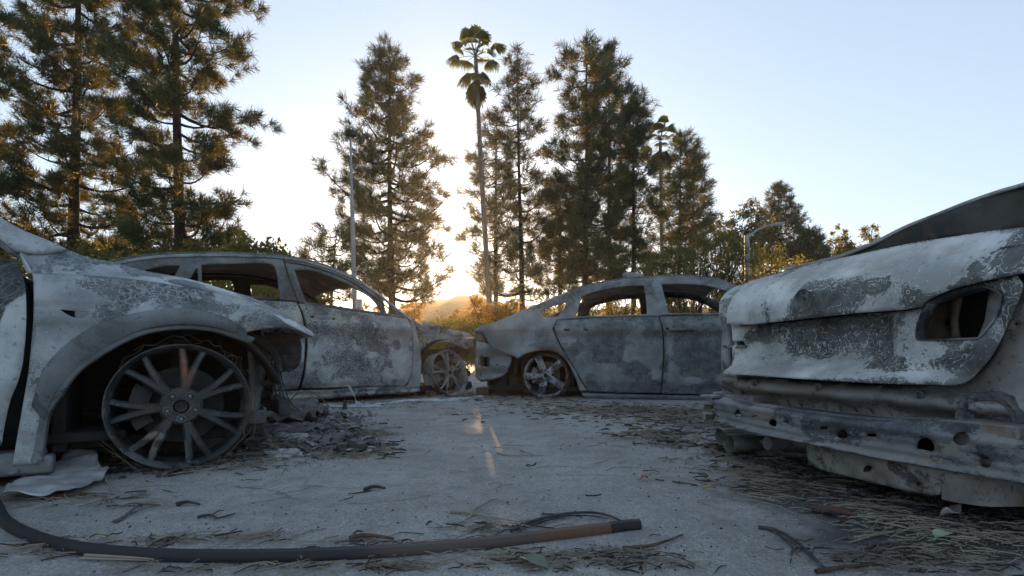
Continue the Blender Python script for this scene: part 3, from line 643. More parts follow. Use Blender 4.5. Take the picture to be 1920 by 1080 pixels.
# boot deck, roof, bonnet
dk = S(crv(sk[:6], 4)); rf = S(crv(sk[7:15], 4))
def across(rows, drop=.0, k=.03, yo=.03): return [[Vector((x-(.06*(1-t*t) if drop else 0), t*abs(y_sb(x, z)+yo), z+k*(1-t*t))) for t in (-1,-.7,-.3,0,.3,.7,1)] for x, z in rows]
surf_strip('boot_lid', sed, across(dk[:14], 1, .02), P_s, .006, -1)
surf_strip('roof', sed, across(rf, 0, .035), P_s, .02, -1)
surf_strip('bonnet', sed, [[Vector((x, t*.85, z+.03*(1-t*t))) for t in (-1,-.5,0,.5,1)] for x, z in ((2.55,.86),(2.9,.83),(3.3,.74),(3.58,.62))], P_s, .006)
(lx, lz), = S([(897,625)])
panel('lamp_recess', sed, [(-.62,.80),(-.52,.80),(-.45,.62),(-.50,.50),(-.86,.50),(-.86,.72)], lambda x, z: -.66, M_void, (), .05, .02)
y_e = lambda x, z: -.80+.02*math.sin(z*30)+max(0, -.6-x)**2*.8
en = SF.tr(crv([(893,640,1),(915,644),(930,656),(958,668),(957,682),(951,697,1),(940,706),(897,712),(891,706,1),(891,660)], 3, True), y_e)
panel('rear_end_panel', sed, en, y_e, P_s, [SF.tr([(896,669),(918,669),(918,689),(896,689)], y_e), SF.tr(ell(931.5,684,2,2.2,10), y_e), SF.tr(ell(942,688,1,1.2,8), y_e), SF.tr(ell(909,655,1.2,1.4,8), y_e)], .02, .03, burn=blobs(SF, y_e, [(930,690,30,20,-.5),(905,700,20,10,.4)]))
panel('rear_post', sed, SF.tr(crv([(891,622,1),(901,622,1),(909,640),(900,646,1),(893,646)], 2, True), lambda x, z: -.78+max(0,-.6-x)**2), lambda x, z: -.78+max(0,-.6-x)**2, P_w2, (), .03, .03)
mb = MB()
for x in (-.72,-.5,-.3): mb.box((x,-.2,.30),(.03,1.1,.36))
mb.box((-.80,0,.42),(.04,1.5,.5)); mb.box((1.4,0,.10),(4.2,1.6,.05)); mb.box((.3,0,.45),(.04,1.6,.6)); mb.box((2.5,0,.45),(.04,1.6,.7)); mb.box((0,-.36,.35),(1.1,.03,.5)); mb.build('floor_and_bulkheads', M_void, sed)
mb = MB(); (x, z), = SF.tr([(943,721)], -.6); mb.lathe([(0,-.13),(.17,-.13),(.20,-.115),(.20,-.01),(.215,0),(.20,.01),(.20,.10),(.17,.12),(0,.12)], (x+.02,-.45,max(z-.02,.13)), 'Z', 32); mb.box((x-.25,-.5,.05),(.16,.3,.08)); mb.build('silencer', M_rust, sed)
M_rim3 = burnt('pale_five_spoke_alloy', pale=(.33,.335,.345), dark=(.025,.027,.03), thr=.50, scale=6, lace=.2, crack=0, speck=.3, rust=.25, rustc=(.2,.12,.08), warmth=.1, rough=.5, seed=7)
wheel('rear_wheel', sed, (0,-.90,.258), .256, 5, -.11, .075, .085, math.radians(112), M_rim3, M_steel, width=.2, hubr=.22, lab='tyreless five-spoke alloy wheel')
wheel('front_wheel', sed, (2.85,-.88,.258), .256, 5, -.11, .075, .085, .5, M_rim3, M_steel, detail=False)
for x in (0,2.85): wheel('far_wheel', sed, (x,.88,.258), .256, 5, -.11, .075, .085, 1, M_rim3, M_steel, rz=PI, detail=False)
for cx_ in (0,2.85):
    mb = MB(); mb.loft([[Vector((cx_+.39*math.cos(a), y, .24+.36*math.sin(a))) for a in [PI*k/14 for k in range(15)]] for y in (-.86,-.6,-.36)])
    o = mb.build('wheel_housing', M_void, sed); solid(o, .008)
mb = MB(); mb.tube([(2.2,-.75,.80),(2.2,.75,.80)], .05, 10); mb.box((2.3,0,.68),(.25,1.4,.2)); mb.tube([(2.1,.4,.74),(1.92,.4,.84)], .03); mb.lathe([(.17,0),(.185,.015),(.17,.03)], (1.9,.4,.86), 'X', 24); mb.build('dashboard_frame', M_void, sed)
for x in (1.35,.45):
    for y in (-.38,.38):
        mb = MB()
        for s in (-.19,.19): mb.tube([(x+.35,y+s,.25),(x,y+s,.27),(x-.2,y+s,.92)], .02, 8)
        mb.tube([(x-.2,y-.19,.92),(x-.22,y,.98),(x-.2,y+.19,.92)], .02, 8); mb.box((x-.12,y,.55),(.03,.34,.6), ry=-.28); mb.box((x+.15,y,.29),(.4,.4,.05))
        mb.build('seat_frame', M_soot, sed)
surf_strip('parcel_shelf', sed, [[Vector((x, y, z)) for y in (-.7,0,.7)] for x, z in ((-.25,.85),(.30,.82))], M_void, .02)
cords(sed, (0,-.90,.258), .258, 30, 5, .003); cords(wag, (-.02,-.93,.285), .28, 30, 6, .003)
# ================================================================== ASH-WHITE SEDAN (right foreground, seen from behind)
A4 = math.atan2(-.969, .238); RF = Fr(1.08, 2.66, A4)
def crn(x): return min(.25, .16*max(0, (.15-x)/.15)**2)+.55*max(0, min(x, 2)-1.36)**2
def y_top(x, z): return -.050+crn(x)+4.2*max(0, z-.69)**2+.03*math.exp(-((z-.64)/.02)**2)*0
def y_lid(x, z):
    rec = sst(x, .10, .20)*(1-sst(x, .86, .98))*sst(z, .43, .52)
    return -.020+crn(x)+.075*rec-.035*(1-sst(z, .40, .46))-.02*math.exp(-((z-.41)/.02)**2)+.02*sst(x, 1.0, 1.1)*math.exp(-((z-.60)/.05)**2)*0
def y_low(x, z):
    return .045+.008*math.sin(x*19+z*30)*math.exp(-((z-.30)/.06)**2)+.006*mnoise.noise(Vector((x*9, z*9, 2)))+crn(x)*.8-.05*math.exp(-((z-.352)/.026)**4)+.012*math.exp(-((z-.300)/.008)**2)+.035*(1-sst(z, .28, .32))+.03*math.exp(-((x-1.33)/.05)**2)*sst(.50-z, .0, .1)-.03*sst(x, 1.36, 1.46)
def y_beam(x, z):
    y = -.135+.10*((x-.72)/.75)**2
    y += .030*sst(z, .272, .284)-.010*math.exp(-((z-.262)/.006)**2)+.016*math.exp(-((z-.215)/.007)**2)-.012*math.exp(-((z-.203)/.006)**2)-.022*(1-sst(z, .170, .182))
    return y
P_r = burnt('ash_white_paint', pale=(.52,.54,.54), dark=(.06,.07,.066), thr=.50, scale=4.2, lace=.7, crack=.1, speck=.34, rf=8.0, rust=.07, rustc=(.14,.12,.09), warm=(.27,.26,.21), warmth=.6, soft=.09, seed=41)
P_r2 = burnt('ash_brown_metal', pale=(.31,.30,.285), dark=(.07,.066,.06), thr=.57, scale=5, lace=.15, crack=.1, speck=.6, rust=.25, rustc=(.20,.165,.14), warm=(.27,.24,.20), warmth=.8, seed=14)
P_r3 = burnt('blued_beam_metal', pale=(.21,.24,.26), dark=(.03,.042,.055), thr=.475, scale=4.5, lace=.3, crack=.15, speck=.5, rust=.12, rustc=(.20,.16,.13), warm=(.27,.24,.21), warmth=.7, seed=27)
P_r4 = burnt('charred_roof_metal', pale=(.03,.026,.025), dark=(.008,.0075,.0075), thr=.58, scale=4, lace=.1, crack=.1, speck=.4, rust=.35, rustc=(.07,.03,.024), warmth=.1, seed=17)
P_tub = burnt('browned_tub_metal', pale=(.22,.19,.175), dark=(.05,.043,.04), thr=.60, scale=6, lace=.3, crack=.2, speck=.6, rust=.4, rustc=(.18,.13,.10), warmth=.8, seed=51)
wht = empty('burnt_white_sedan', (RF.o[0], RF.o[1], 0), A4)
tag(wht, 'ash-white burnt sedan seen from behind at the right, empty lamp holes above its bare beam', 'burnt car')
R = lambda pts, yf: RF.tr(pts, yf)
crest = [(1348,572),(1352,560),(1367,544),(1400,530),(1450,515),(1500,502),(1550,490),(1600,480),(1665,466),(1733,453),(1780,446),(1833,438),(1880,432),(1930,426)]
tp = R(crv([(1348,590,1)]+crest[:-1]+[(1930,426,1),(1930,508,1),(1905,514),(1850,525),(1800,538),(1767,549),(1740,563),(1727,575,1),(1700,580),(1617,586),(1533,595),(1450,604),(1400,609),(1388,608,1),(1370,600)], 4, True), y_top)
bt = blobs(RF, y_top, [(1560,560,90,26,1.0),(1640,535,60,18,.9),(1700,560,30,14,.5),(1600,498,160,14,-1.3),(1400,550,40,30,-.3),(1450,580,40,18,.2),(1395,588,30,12,-.3),(1800,470,80,22,-1.2),(1905,470,24,50,1.7),(1760,520,60,18,-.5),(1508,563,20,20,.3)])
panel('boot_lip', wht, tp, y_top, P_r, [R(ell(1508,562,2,2.4,8), y_top), R(ell(1495,567,1.4,1.4,8), y_top)], .018, .005, burn=bt)
(bx, bz), = R([(1508,563)], y_top); mb = MB(); by = y_top(bx, bz)
mb.lathe([(.050,.006),(.046,-.006),(.040,-.002),(.034,.004),(.012,.004)], (bx, by, bz), n=36); mb.build('badge_ring', P_r, wht)
(bx, bz), = R([(1385,546)], y_top)
lo = R(crv([(1389,612,1),(1450,607),(1533,598),(1617,589),(1700,583),(1727,578,1),(1741,566),(1767,552),(1800,541),(1850,528),(1905,517,1),(1916,535),(1905,570),(1884,620),(1862,664),(1842,689),(1822,708),(1797,719),(1760,721),(1626,717),(1540,712),(1463,707),(1410,703),(1388,701),(1372,692),(1365,676),(1362,652,1),(1397,650,1),(1392,630)], 4, True), y_lid)
lampR = R(crv([(1741,568,1),(1790,552),(1847,538,1),(1868,546),(1878,553,1),(1873,580),(1860,605),(1838,631,1),(1833,634,1),(1780,636),(1724,637,1),(1720,630),(1722,610),(1730,588)], 4, True), y_lid)
bb = blobs(RF, y_lid, [(1500,640,50,26,.5),(1440,630,40,20,.6),(1480,690,80,14,-1.2),(1420,660,30,30,-.6),(1600,700,90,12,-1.2),(1600,640,50,30,.35),(1560,680,40,12,-.7),(1640,610,50,14,.7),(1560,605,120,7,.9),(1710,610,12,40,-.2),(1820,680,40,24,1.1),(1850,655,24,20,1.0),(1760,655,50,12,-.2),(1740,705,60,8,-1),(1680,650,16,30,-.4),(1895,600,16,40,.7)])
panel('boot_lid', wht, lo, y_lid, P_r, [lampR], .018, .005, burn=bb)
# lamp surround: folded edge and inner bucket
rows = []
for x, z in lampR+[lampR[0]]:
    y = y_lid(x, z); cx, cz = sum(p[0] for p in lampR)/len(lampR), sum(p[1] for p in lampR)/len(lampR)
    d = Vector((cx-x, 0, cz-z)).normalized()
    rows.append([Vector((x, y-.003, z))-d*.004, Vector((x, y-.005, z)), Vector((x, y+.012, z))+d*.001, Vector((x, y+.035, z))+d*.004])
surf_strip('lamp_surround', wht, rows, P_r3, .002)
def y_in(x, z): return .13+.05*math.sin(x*22)
panel('lamp_bucket', wht, R([(1735,545),(1800,540),(1812,560),(1806,600),(1812,640),(1715,645),(1718,600)], lambda x, z: .10), lambda x, z: .10+.03*math.sin(x*45), M_rust, [R(ell(1766,605,7,6,14), lambda x, z: .10)], .025, .01)
panel('lamp_bucket', wht, R([(1856,540),(1885,548),(1880,600),(1835,645),(1828,642),(1846,600)], lambda x, z: .06), .06, P_r2, (), .03, .01)
# left lamp corner
lq = R(crv([(1349,592,1),(1357,596,1),(1364,622),(1369,650,1),(1364,662),(1366,682),(1374,700,1),(1358,702),(1353,690),(1352,650),(1354,620)], 3, True), lambda x, z: -.0+crn(x)*.8)
panel('left_quarter', wht, lq, lambda x, z: crn(x)*.8, P_r2, (), .02, .03)
panel('lamp_frame', wht, R([(1357,647),(1397,647),(1397,652),(1360,653)], lambda x, z: crn(x)*.8), lambda x, z: crn(x)*.8-.01, P_r, (), .02, .02)
# rear body below the lid
lw = R(crv([(1354,700,1),(1375,703),(1400,706),(1463,710),(1626,720),(1760,724),(1797,722),(1824,711),(1845,692),(1866,664),(1888,620),(1909,570),(1920,535),(1945,505,1),(1990,505,1),(1990,860,1),(1919,830,1),(1805,815),(1642,812),(1544,800),(1430,784),(1380,765,1),(1360,745),(1353,720)], 4, True), y_low)
hl = [R(ell(px, py, 1.5, 1.7, 7), y_low) for px, py in ((1461,757),(1481,759),(1503,762),(1525,764),(1548,767),(1575,770),(1605,772),(1637,776),(1672,779))]+[R(ell(1372,738,3,3.5,8), y_low), R(ell(1905,607,3.5,3.5,6), y_low)]
bL = blobs(RF, y_low, [(1600,735,200,8,-.5),(1560,758,160,8,.2),(1905,560,14,40,.9),(1900,640,20,20,.7),(1910,700,30,50,-.7),(1370,720,14,20,.3),(1700,760,60,12,.5)])
panel('rear_panel', wht, lw, y_low, P_r2, hl, .02, .006, burn=bL)
for px, py, r in ((1417,719,.015),(1535,727,.019),(1725,741,.016)):
    (x, z), = R([(px, py)], y_low); y = y_low(x, z); mb = MB(); mb.lathe([(0,-.022),(r*.5,-.022),(r*.55,-.006),(r,-.005),(r*1.05,.004)], (x, y, z), n=16); mb.build('bolt', M_steel, wht)
# two dents with raised rims in the lower right corner
(x, z), = R([(1862,775)], y_low); mb = MB(); mb.lathe([(.085,.02),(.08,-.022),(.06,-.012),(.04,.03),(0,.035)], (x, y_low(x,z)-.01, z-.02), n=30, a0=0, a1=2*PI); mb.build('grommet_cup', P_r3, wht)
# bumper beam
bmx = R(crv([(1337,735,1),(1352,741),(1402,755),(1430,761),(1544,777),(1642,787),(1724,786),(1805,793),(1919,803),(1990,806,1),(1990,922,1),(1919,905),(1789,882),(1667,862),(1586,846),(1504,829),(1440,815),(1381,803),(1352,792),(1343,780,1),(1340,765)], 4, True), y_beam)
hb = [R(h, y_beam) for h in (ell(1383,777,5.5,9,16), ell(1449,793,6.5,8.5,16,-.2), ell(1580,815,9.5,9.5,18), ell(1735,836,17,14.5,22,.4), ell(1803,822,16.5,13.5,22), slot(1416,781,9,4.4), slot(1473,791,12,5), slot(1544,803,16,7), slot(1634,817,20,8), ell(1848,868,12,9,16,.3))]
bB = blobs(RF, y_beam, [(1370,775,40,24,-.7),(1700,810,60,14,1.0),(1800,800,40,12,1.2),(1600,795,80,8,.5),(1500,815,80,8,-.2),(1850,850,30,20,1.1),(1640,855,120,6,-.8),(1860,880,40,10,-.5),(1780,860,30,14,.3)])
beam = panel('bumper_beam', wht, bmx, y_beam, P_r3, hb, .013, .005, burn=bB)
tb = R(crv([(1337,735),(1402,755),(1430,761),(1544,777),(1642,787),(1724,786),(1805,793),(1919,803),(1990,806)], 4), y_beam); bbm = R(crv([(1343,782),(1381,803),(1504,829),(1667,862),(1789,882),(1919,905),(1990,922)], 5), y_beam)
mb = MB(); mb.loft([[Vector((x, y_beam(x, z)+d, z+dz)) for d, dz in ((0,.0),(.05,.003),(.09,.002))] for x, z in tb]); mb.loft([[Vector((x, y_beam(x, z)+d, z)) for d in (0,.05,.09)] for x, z in bbm]); o = mb.build('beam_flange', P_r3, beam); solid(o, .004)
mb = MB()
for x, z, l in ((.02,.25,.05),(.03,.20,.04)): mb.box((x-.02,-.05,z),(.06,.09,.012), .3); mb.box((x-.035,-.06,z-.015),(.012,.08,.04), .3)
mb.box((-.005,-.03,.285),(.10,.10,.012), .25); mb.build('beam_end_bracket', P_r2, wht, bevel=.003)
mb = MB(); mb.box((.22,.02,.262),(.20,.16,.09), .0, taper=.8); mb.build('crash_box', P_tub, wht, bevel=.006); mb = MB(); mb.box((1.25,.02,.25),(.16,.16,.12)); mb.build('crash_box', P_tub, wht, bevel=.006)
# spare-wheel tub
def y_tub(x, z): return -.10+.006*math.sin(x*50)*math.sin(z*60)+max(0, .05-z)*.3
def rr_(lst): return R(lst, y_tub)
tub = rr_(crv([(1510,810,1),(1512,840),(1516,862),(1530,876),(1548,883),(1620,901),(1707,922),(1745,929,1),(1760,925),(1766,880),(1768,850,1)], 4, True))
tub = [(x, max(z, .012)) for x, z in tub]
panel('spare_wheel_tub', wht, tub, y_tub, P_tub, [rr_(ell(1722,907,5,4.5,12)), rr_(ell(1627,879,9,6,14,-.4))], .015, .006)
xm = max(p[0] for p in tub); zc = min(p[1] for p in tub if p[0] > xm-.08); x0 = min(p[0] for p in tub); zl = min(p[1] for p in tub if p[0] < x0+.06)
mb = MB(); rows = []
for k in range(9):
    a = PI/2*k/8; x = xm-.01+.10*math.sin(a); y = -.095+.10*(1-math.cos(a)); rows.append([Vector((x, y, zc)), Vector((x, y, .10)), Vector((x, y-.01, .24))])
rows.append([Vector((xm+.11,.5,zc*.6)), Vector((xm+.11,.5,.1)), Vector((xm+.11,.5,.24))]); mb.loft(rows)
mb.loft([[Vector((x0+.002, y, z)) for z in (zl,.15,.24)] for y in (-.09,.25,.6)]); mb.box(((x0+xm)/2,.32,.06),(xm-x0,.5,.02)); mb.build('tub_wall', P_tub, wht)
# exhaust
mb = MB()
for px, py, yo in ((1366,836,-.03),(1350,829,.06)):
    (x, z), = R([(px, py)], yo); z = max(z, .058); c0 = Vector((x, yo, z))
    d = Vector((.26,.94,.02)).normalized()
    if True:
        ax_ = Vector((.10,.99,.02)); sx = Vector((.99,-.10,0)); rows = []
        for t, r in ((.16,.036),(.01,.040),(.0,.044),(.006,.047),(.13,.045),(.2,.032),(.34,.03)):
            rows.append([c0+ax_*t+sx*(r*1.2*math.cos(a))+Vector((0,0,r*math.sin(a))) for a in [2*PI*k/20 for k in range(20)]])
        mb.loft(rows, close=True)
mb.build('exhaust_tip', simple('exhaust_metal', (.13,.14,.135), (.24,.25,.24), 20, .45, .5), wht)
mb = MB(); (x, z), = R([(1440,831)], .0); z = max(z, .05); mb.tube([(x,.02,z),(x+.02,.12,z),(x+.25,.3,z+.01),(x+.35,.6,z)], [.032,.042,.05,.05], 14); mb.tube([(x,-.005,z),(x,.025,z)], [.030,.040], 18); mb.tube([(x-.05,0,z),(x-.02,.01,z)], .006, 6); mb.build('silencer_stub', M_steel, wht)
mb = MB(); mb.tube([(x+.1,.35,.10),(x+.5,.35,.10)], .09, 16); mb.build('silencer', M_void, wht)
# deck, roof, side walls
ck = R(crv(crest, 4), y_top)
surf_strip('boot_deck', wht, [[Vector((x, y_top(x, z)+d, z+e)) for d, e in ((.0,.0),(.04,.001),(.12,-.008),(.45,-.02))] for x, z in ck], P_r, .005)
GF = Fr(*[1.41, 2.50], math.radians(-25))
gp = GF.tr(crv([(1478,506,1),(1540,492),(1585,480),(1640,458),(1700,428),(1760,404),(1820,380),(1880,359),(1925,346),(2060,300),(2200,258,1),(2200,395,1),(2060,408),(1925,432),(1880,436,1),(1760,452),(1600,484),(1480,508)], 4, True), lambda x, z: 0)
v2, f2 = sheet(gp, (), .03)
me = bpy.data.meshes.new('roof_pillar'); me.from_pydata([tuple(RF.local(GF.world(x, .02*math.sin(x*9)+.25*max(0, z-1.0)**2, z))) for x, z in v2], [], f2); me.update()
o = link('roof_pillar', me, P_r4, wht); solid(o, .02)
gt = GF.tr(crv([(1478,506),(1540,491),(1585,479),(1640,457),(1700,427),(1760,403),(1820,379),(1880,358),(1925,345),(2060,299),(2200,257)], 4), lambda x, z: 0)
rows = []
for x, z in gt:
    w0 = RF.local(GF.world(x, .25*max(0, z-1.0)**2, z)); rows.append([w0+Vector((0,-.012,.002)), w0+Vector((0,.03,.010)), w0+Vector((0,.35,.03)), w0+Vector((.0,1.2,.02))])
surf_strip('roof', wht, rows, P_r4, .012)
tubep = []
for x, z in gt[:-6]: tubep.append(RF.local(GF.world(x, .25*max(0, z-1.0)**2, z))+Vector((0,-.012,.0)))
mb = MB(); mb.tube(tubep, .009, 6); mb.build('roof_rail', P_r2, wht)  # pale tube paints the highlight line along the metal rail
SW = Matrix(((0,1,0,0),(1,0,0,0),(0,0,1,0),(0,0,0,1)))
def sidewall(name, x, sgn, mat):
    out = [(.12,.80),(.05,.5),(.10,.20),(.45,.14)]+[(.85-.40*math.cos(a), .24+.38*math.sin(a)) for a in [PI*k/10 for k in range(11)]]+[(1.35,.12),(3.2,.12)]+[(3.65-.40*math.cos(a), .24+.38*math.sin(a)) for a in [PI*k/10 for k in range(11)]]+[(4.2,.2),(4.45,.4),(4.3,.68),(3.6,.80),(2,.86),(.6,.84)]
    v2, f2 = sheet(out, (), .08); me = bpy.data.meshes.new(name); me.from_pydata([(x+sgn*(.03-(.06*max(0, .35-a)**1.5*4)-(b-.5)**2*.15), a, b) for a, b in v2], [], f2); me.update()
    o = link(name, me, mat, wht); solid(o, .01, 0)
sidewall('side_wall', .04, -1, P_r2); sidewall('side_wall', 1.60, 1, P_r2)
rows = []
for z in (.14,.26,.34,.46,.60,.72,.80,.84):
    b_ = .03*math.sin((z-.14)*4)
    rows.append([Vector((1.34,.03-b_*.3,z)), Vector((1.44,.05-b_,z)), Vector((1.53,.10-b_*.5,z)), Vector((1.585,.20,z)), Vector((1.61,.36,z)), Vector((1.615,.52,z))])
surf_strip('right_quarter', wht, rows, P_r2, .006)
surf_strip('boot_deck', wht, [[Vector((x, y, z)) for x in (1.25,1.4,1.52,1.60)] for y, z in ((.0,.80),(.15,.845),(.5,.85),(.75,.84))], P_r, .005)
for a_, b_ in (((1.56,.50,.83),(1.20,1.02,1.215)),((1.55,1.9,.84),(1.28,1.9,1.235)),((1.52,3.0,.84),(1.26,2.3,1.21)),((.12,3.0,.84),(.42,2.3,1.20)),((.10,1.9,.84),(.38,1.9,1.20))):
    mb = MB(); mb.tube([a_, tuple((p+q)/2+(.02 if i == 2 else 0) for i, (p, q) in enumerate(zip(a_, b_))), b_], [.06,.045,.04], 8); mb.build('window_pillar', P_r4, wht)
mb = MB(); mb.tube([(1.20,1.02,1.215),(1.28,1.9,1.235),(1.26,2.3,1.21),(.42,2.3,1.20),(.38,1.9,1.2)], .04, 8); mb.build('roof_frame', P_r4, wht)
mb = MB(); mb.box((.85,.20,.46),(1.45,.03,.62)); mb.box((.85,2.2,.14),(1.5,4.0,.05)); mb.box((.85,1.0,.5),(1.45,.03,.6)); mb.box((.85,3.2,.45),(1.45,.03,.7)); mb.build('floor_and_bulkheads', M_void, wht)  # first box is an added dark sheet for the shade behind the openings
for y_ in (.85,3.65):
    wheel('wheel', wht, (.10,y_,.258), .256, 5, .2, .03, .03, 1, M_rim3, M_steel, rz=-PI/2, detail=False); wheel('wheel', wht, (1.60,y_,.258), .256, 5, .2, .03, .03, 1, M_rim3, M_steel, rz=PI/2, detail=False)

# ------------------------------------------------------------------ ground
def ground_mat():
    g = G('asphalt'); co = g.co('Object')
    at_ = g.n('ShaderNodeAttribute', attribute_name='soot').outputs['Fac']
    ag = g.vor(co, 210, 'F1', 'Color'); agd = g.noise(co, 260, 3, .7); big = g.noise(co, 1.3, 5, .6); med = g.noise(co, 9, 5, .65)
    sp = g.n('ShaderNodeSeparateColor'); g.l(ag, sp.inputs[0])
    base = g.mix(g.step(big, .3, .7), rgb(.235,.232,.225), rgb(.35,.345,.335))
    base = g.mix(g.math('MULTIPLY', g.step(sp.outputs[0], .72, .95), .55), base, rgb(.50,.495,.485))
    base = g.mix(g.math('MULTIPLY', g.step(sp.outputs[1], .75, .98), .6), base, rgb(.075,.08,.085))
    base = g.mix(g.math('MULTIPLY', g.step(med, .45, .72), .6), base, rgb(.16,.158,.155))
    s = g.math('MULTIPLY_ADD', g.math('SUBTRACT', g.noise(co, 7, 6, .7), .5), .9, at_)
    s2 = g.math('MULTIPLY_ADD', g.math('SUBTRACT', agd, .5), .5, s)
    base = g.mix(g.math('MULTIPLY', g.step(s2, .25, .75), .92), base, rgb(.04,.04,.042))
    ash = g.math('MULTIPLY', g.step(g.noise(co, 34, 5, .75), .62, .72), g.step(s, .3, .6))
    base = g.mix(g.math('MULTIPLY', ash, .6), base, rgb(.26,.27,.28))
    drift = g.math('MULTIPLY', g.step(g.noise(co, .9, 7, .72), .50, .62), g.step(g.noise(co, 60, 4, .7), .35, .6)); base = g.mix(g.math('MULTIPLY', drift, .35), base, rgb(.10,.097,.093))
    st = g.math('MULTIPLY', g.step(g.noise(co, 2.1, 6, .65), .50, .66), .45); base = g.mix(st, base, rgb(.15,.146,.142))
    wp = g.n('ShaderNodeVectorMath', operation='MULTIPLY_ADD'); g.l(g.noise(co, 5, 4, .6, out='Color'), wp.inputs[0]); wp.inputs[1].default_value = (.16,.16,.16); g.l(co, wp.inputs[2])
    cr = g.step(g.vor(wp.outputs[0], .8), .009, .002)
    base = g.mix(g.math('MULTIPLY', cr, g.step(big, .50, .66, 0, .55)), base, rgb(.03,.03,.03))
    h = g.math('ADD', g.math('MULTIPLY', agd, .5), g.math('ADD', g.math('MULTIPLY', sp.outputs[2], .35), g.math('MULTIPLY', med, .8)))
    g.bump(h, .7, .006)
    return g.fin(base, .78, 0, .35)
SOOT = [(gnd(600,815), .42,.30,1.5),(gnd(300,860), .5,.18,1.2),(gnd(120,880), .35,.14,1.2),(gnd(520,775), .5,.3,1.2),(gnd(850,742), .9,.25,.7),(gnd(1180,770), 1.3,.3,.45),(gnd(1000,748), .6,.25,.7),
    (gnd(1450,850), .35,.45,.9),(gnd(1620,920), .45,.28,1.4),(gnd(1820,960), .45,.3,1.5),(gnd(1350,800), .5,.4,.6),(gnd(1750,1020), .4,.14,.8),(gnd(1250,770), .9,.3,.4),(gnd(60,1000),.3,.12,.4),(gnd(640,745),.8,.3,.5),(gnd(750,1030),.5,.05,.35)]
def make_ground():
    xs = np.unique(np.concatenate([np.linspace(-2500,-40,12), np.linspace(-40,-6,18), np.arange(-6,7.01,.09), np.linspace(7,40,18), np.linspace(40,2500,12)]))
    ys = np.unique(np.concatenate([np.linspace(-600,-6,8), np.linspace(-6,.2,12), np.arange(.2,10,.09), np.linspace(10,60,24), np.linspace(60,4000,14)]))
    X, Y = np.meshgrid(xs, ys); S = np.zeros_like(X)
    for c, rx, ry, v in SOOT: S += v*np.exp(-(((X-c[0])/rx)**2+((Y-c[1])/ry)**2))
    Z = np.zeros_like(X)
    v = np.stack([X.ravel(), Y.ravel(), Z.ravel()], 1); nx = len(xs); ny = len(ys)
    i = np.arange((nx-1)*(ny-1)); r = i//(nx-1); c_ = i%(nx-1); a = r*nx+c_
    f = np.stack([a, a+1, a+nx+1, a+nx], 1)
    me = bpy.data.meshes.new('ground'); me.from_pydata(v.tolist(), [], f.tolist()); me.update()
    at_ = me.attributes.new('soot', 'FLOAT', 'POINT'); at_.data.foreach_set('value', np.clip(S, 0, 1.2).ravel())
    return tag(link('ground', me, ground_mat()), kind='structure')
make_ground()
# ------------------------------------------------------------------ vegetation
def foliage(name, c1, c2, trans=(.30,.20,.04), tw=.35, rough=.55, scale=1.2):
    g = G(name); co = g.co('Object'); n = g.noise(co, scale, 3, .6); n2 = g.noise(co, scale*9, 2)
    at_ = g.n('ShaderNodeAttribute', attribute_name='tone').outputs['Fac']
    f = g.math('ADD', g.math('MULTIPLY', g.step(n, .35, .65), .35), g.math('MULTIPLY', at_, .65))
    col = g.mix(f, rgb(*c1), rgb(*c2))
    g.fin(col, rough, 0, .25)
    tr = g.n('ShaderNodeBsdfTranslucent'); g.put(tr.inputs['Color'], g.mix(f, rgb(*[c*.75 for c in trans]), rgb(*trans)))
    mx = g.n('ShaderNodeMixShader'); mx.inputs[0].default_value = tw
    g.l(g.b.outputs[0], mx.inputs[1]); g.l(tr.outputs[0], mx.inputs[2]); g.l(mx.outputs[0], g.out.inputs[0])
    return g.m
M_needle = foliage('pine_needles', (.008,.028,.016), (.028,.074,.034), (.44,.34,.04), .15)
M_needle2 = foliage('pine_needles_far', (.010,.030,.018), (.030,.076,.036), (.44,.34,.04), .15)
M_palm = foliage('palm_fronds', (.03,.055,.02), (.08,.12,.04), (.26,.30,.05), .3)
M_palmdry = foliage('dry_palm_fronds', (.03,.045,.02), (.07,.08,.035), (.2,.2,.04), .25)
M_leaf = foliage('olive_leaves', (.022,.035,.013), (.075,.10,.03), (.42,.34,.04), .42)
M_willow = foliage('willowy_leaves', (.02,.035,.018), (.065,.09,.04), (.30,.24,.04), .36)
M_backlit_leaf = foliage('backlit_gold_leaves', (.08,.07,.015), (.20,.15,.03), (.75,.42,.04), .5)  # gold backlight painted into the leaf colour
def bark(name, c1, c2, sc_=9):
    g = G(name); co = g.co('Object'); mp = g.n('ShaderNodeMapping'); mp.inputs['Scale'].default_value = (1,1,.25); g.l(co, mp.inputs[0])
    n = g.noise(mp.outputs[0], sc_, 6, .7); g.bump(n, .8, .03)
    return g.fin(g.mix(g.step(n, .3, .7), rgb(*c1), rgb(*c2)), .9, 0, .15)
M_bark = bark('pine_bark', (.018,.015,.013), (.07,.05,.042))
M_pbark = bark('palm_bark', (.09,.075,.065), (.20,.17,.15), 14)
def mesh_np(name, v, f, mat, parent, tone=None):
    me = bpy.data.meshes.new(name); v = np.asarray(v, np.float32); f = np.asarray(f, np.int32)
    me.vertices.add(len(v)); me.vertices.foreach_set('co', v.ravel())
    k = f.shape[1]; me.loops.add(f.size); me.loops.foreach_set('vertex_index', f.ravel())
    me.polygons.add(len(f)); me.polygons.foreach_set('loop_start', np.arange(0, f.size, k, dtype=np.int32))
    me.update(calc_edges=True)
    if tone is not None:
        a = me.attributes.new('tone', 'FLOAT', 'POINT'); a.data.foreach_set('value', np.asarray(tone, np.float32))
    o = bpy.data.objects.new(name, me); C.objects.link(o); me.materials.append(mat)
    if parent is not None: o.parent = parent
    return o
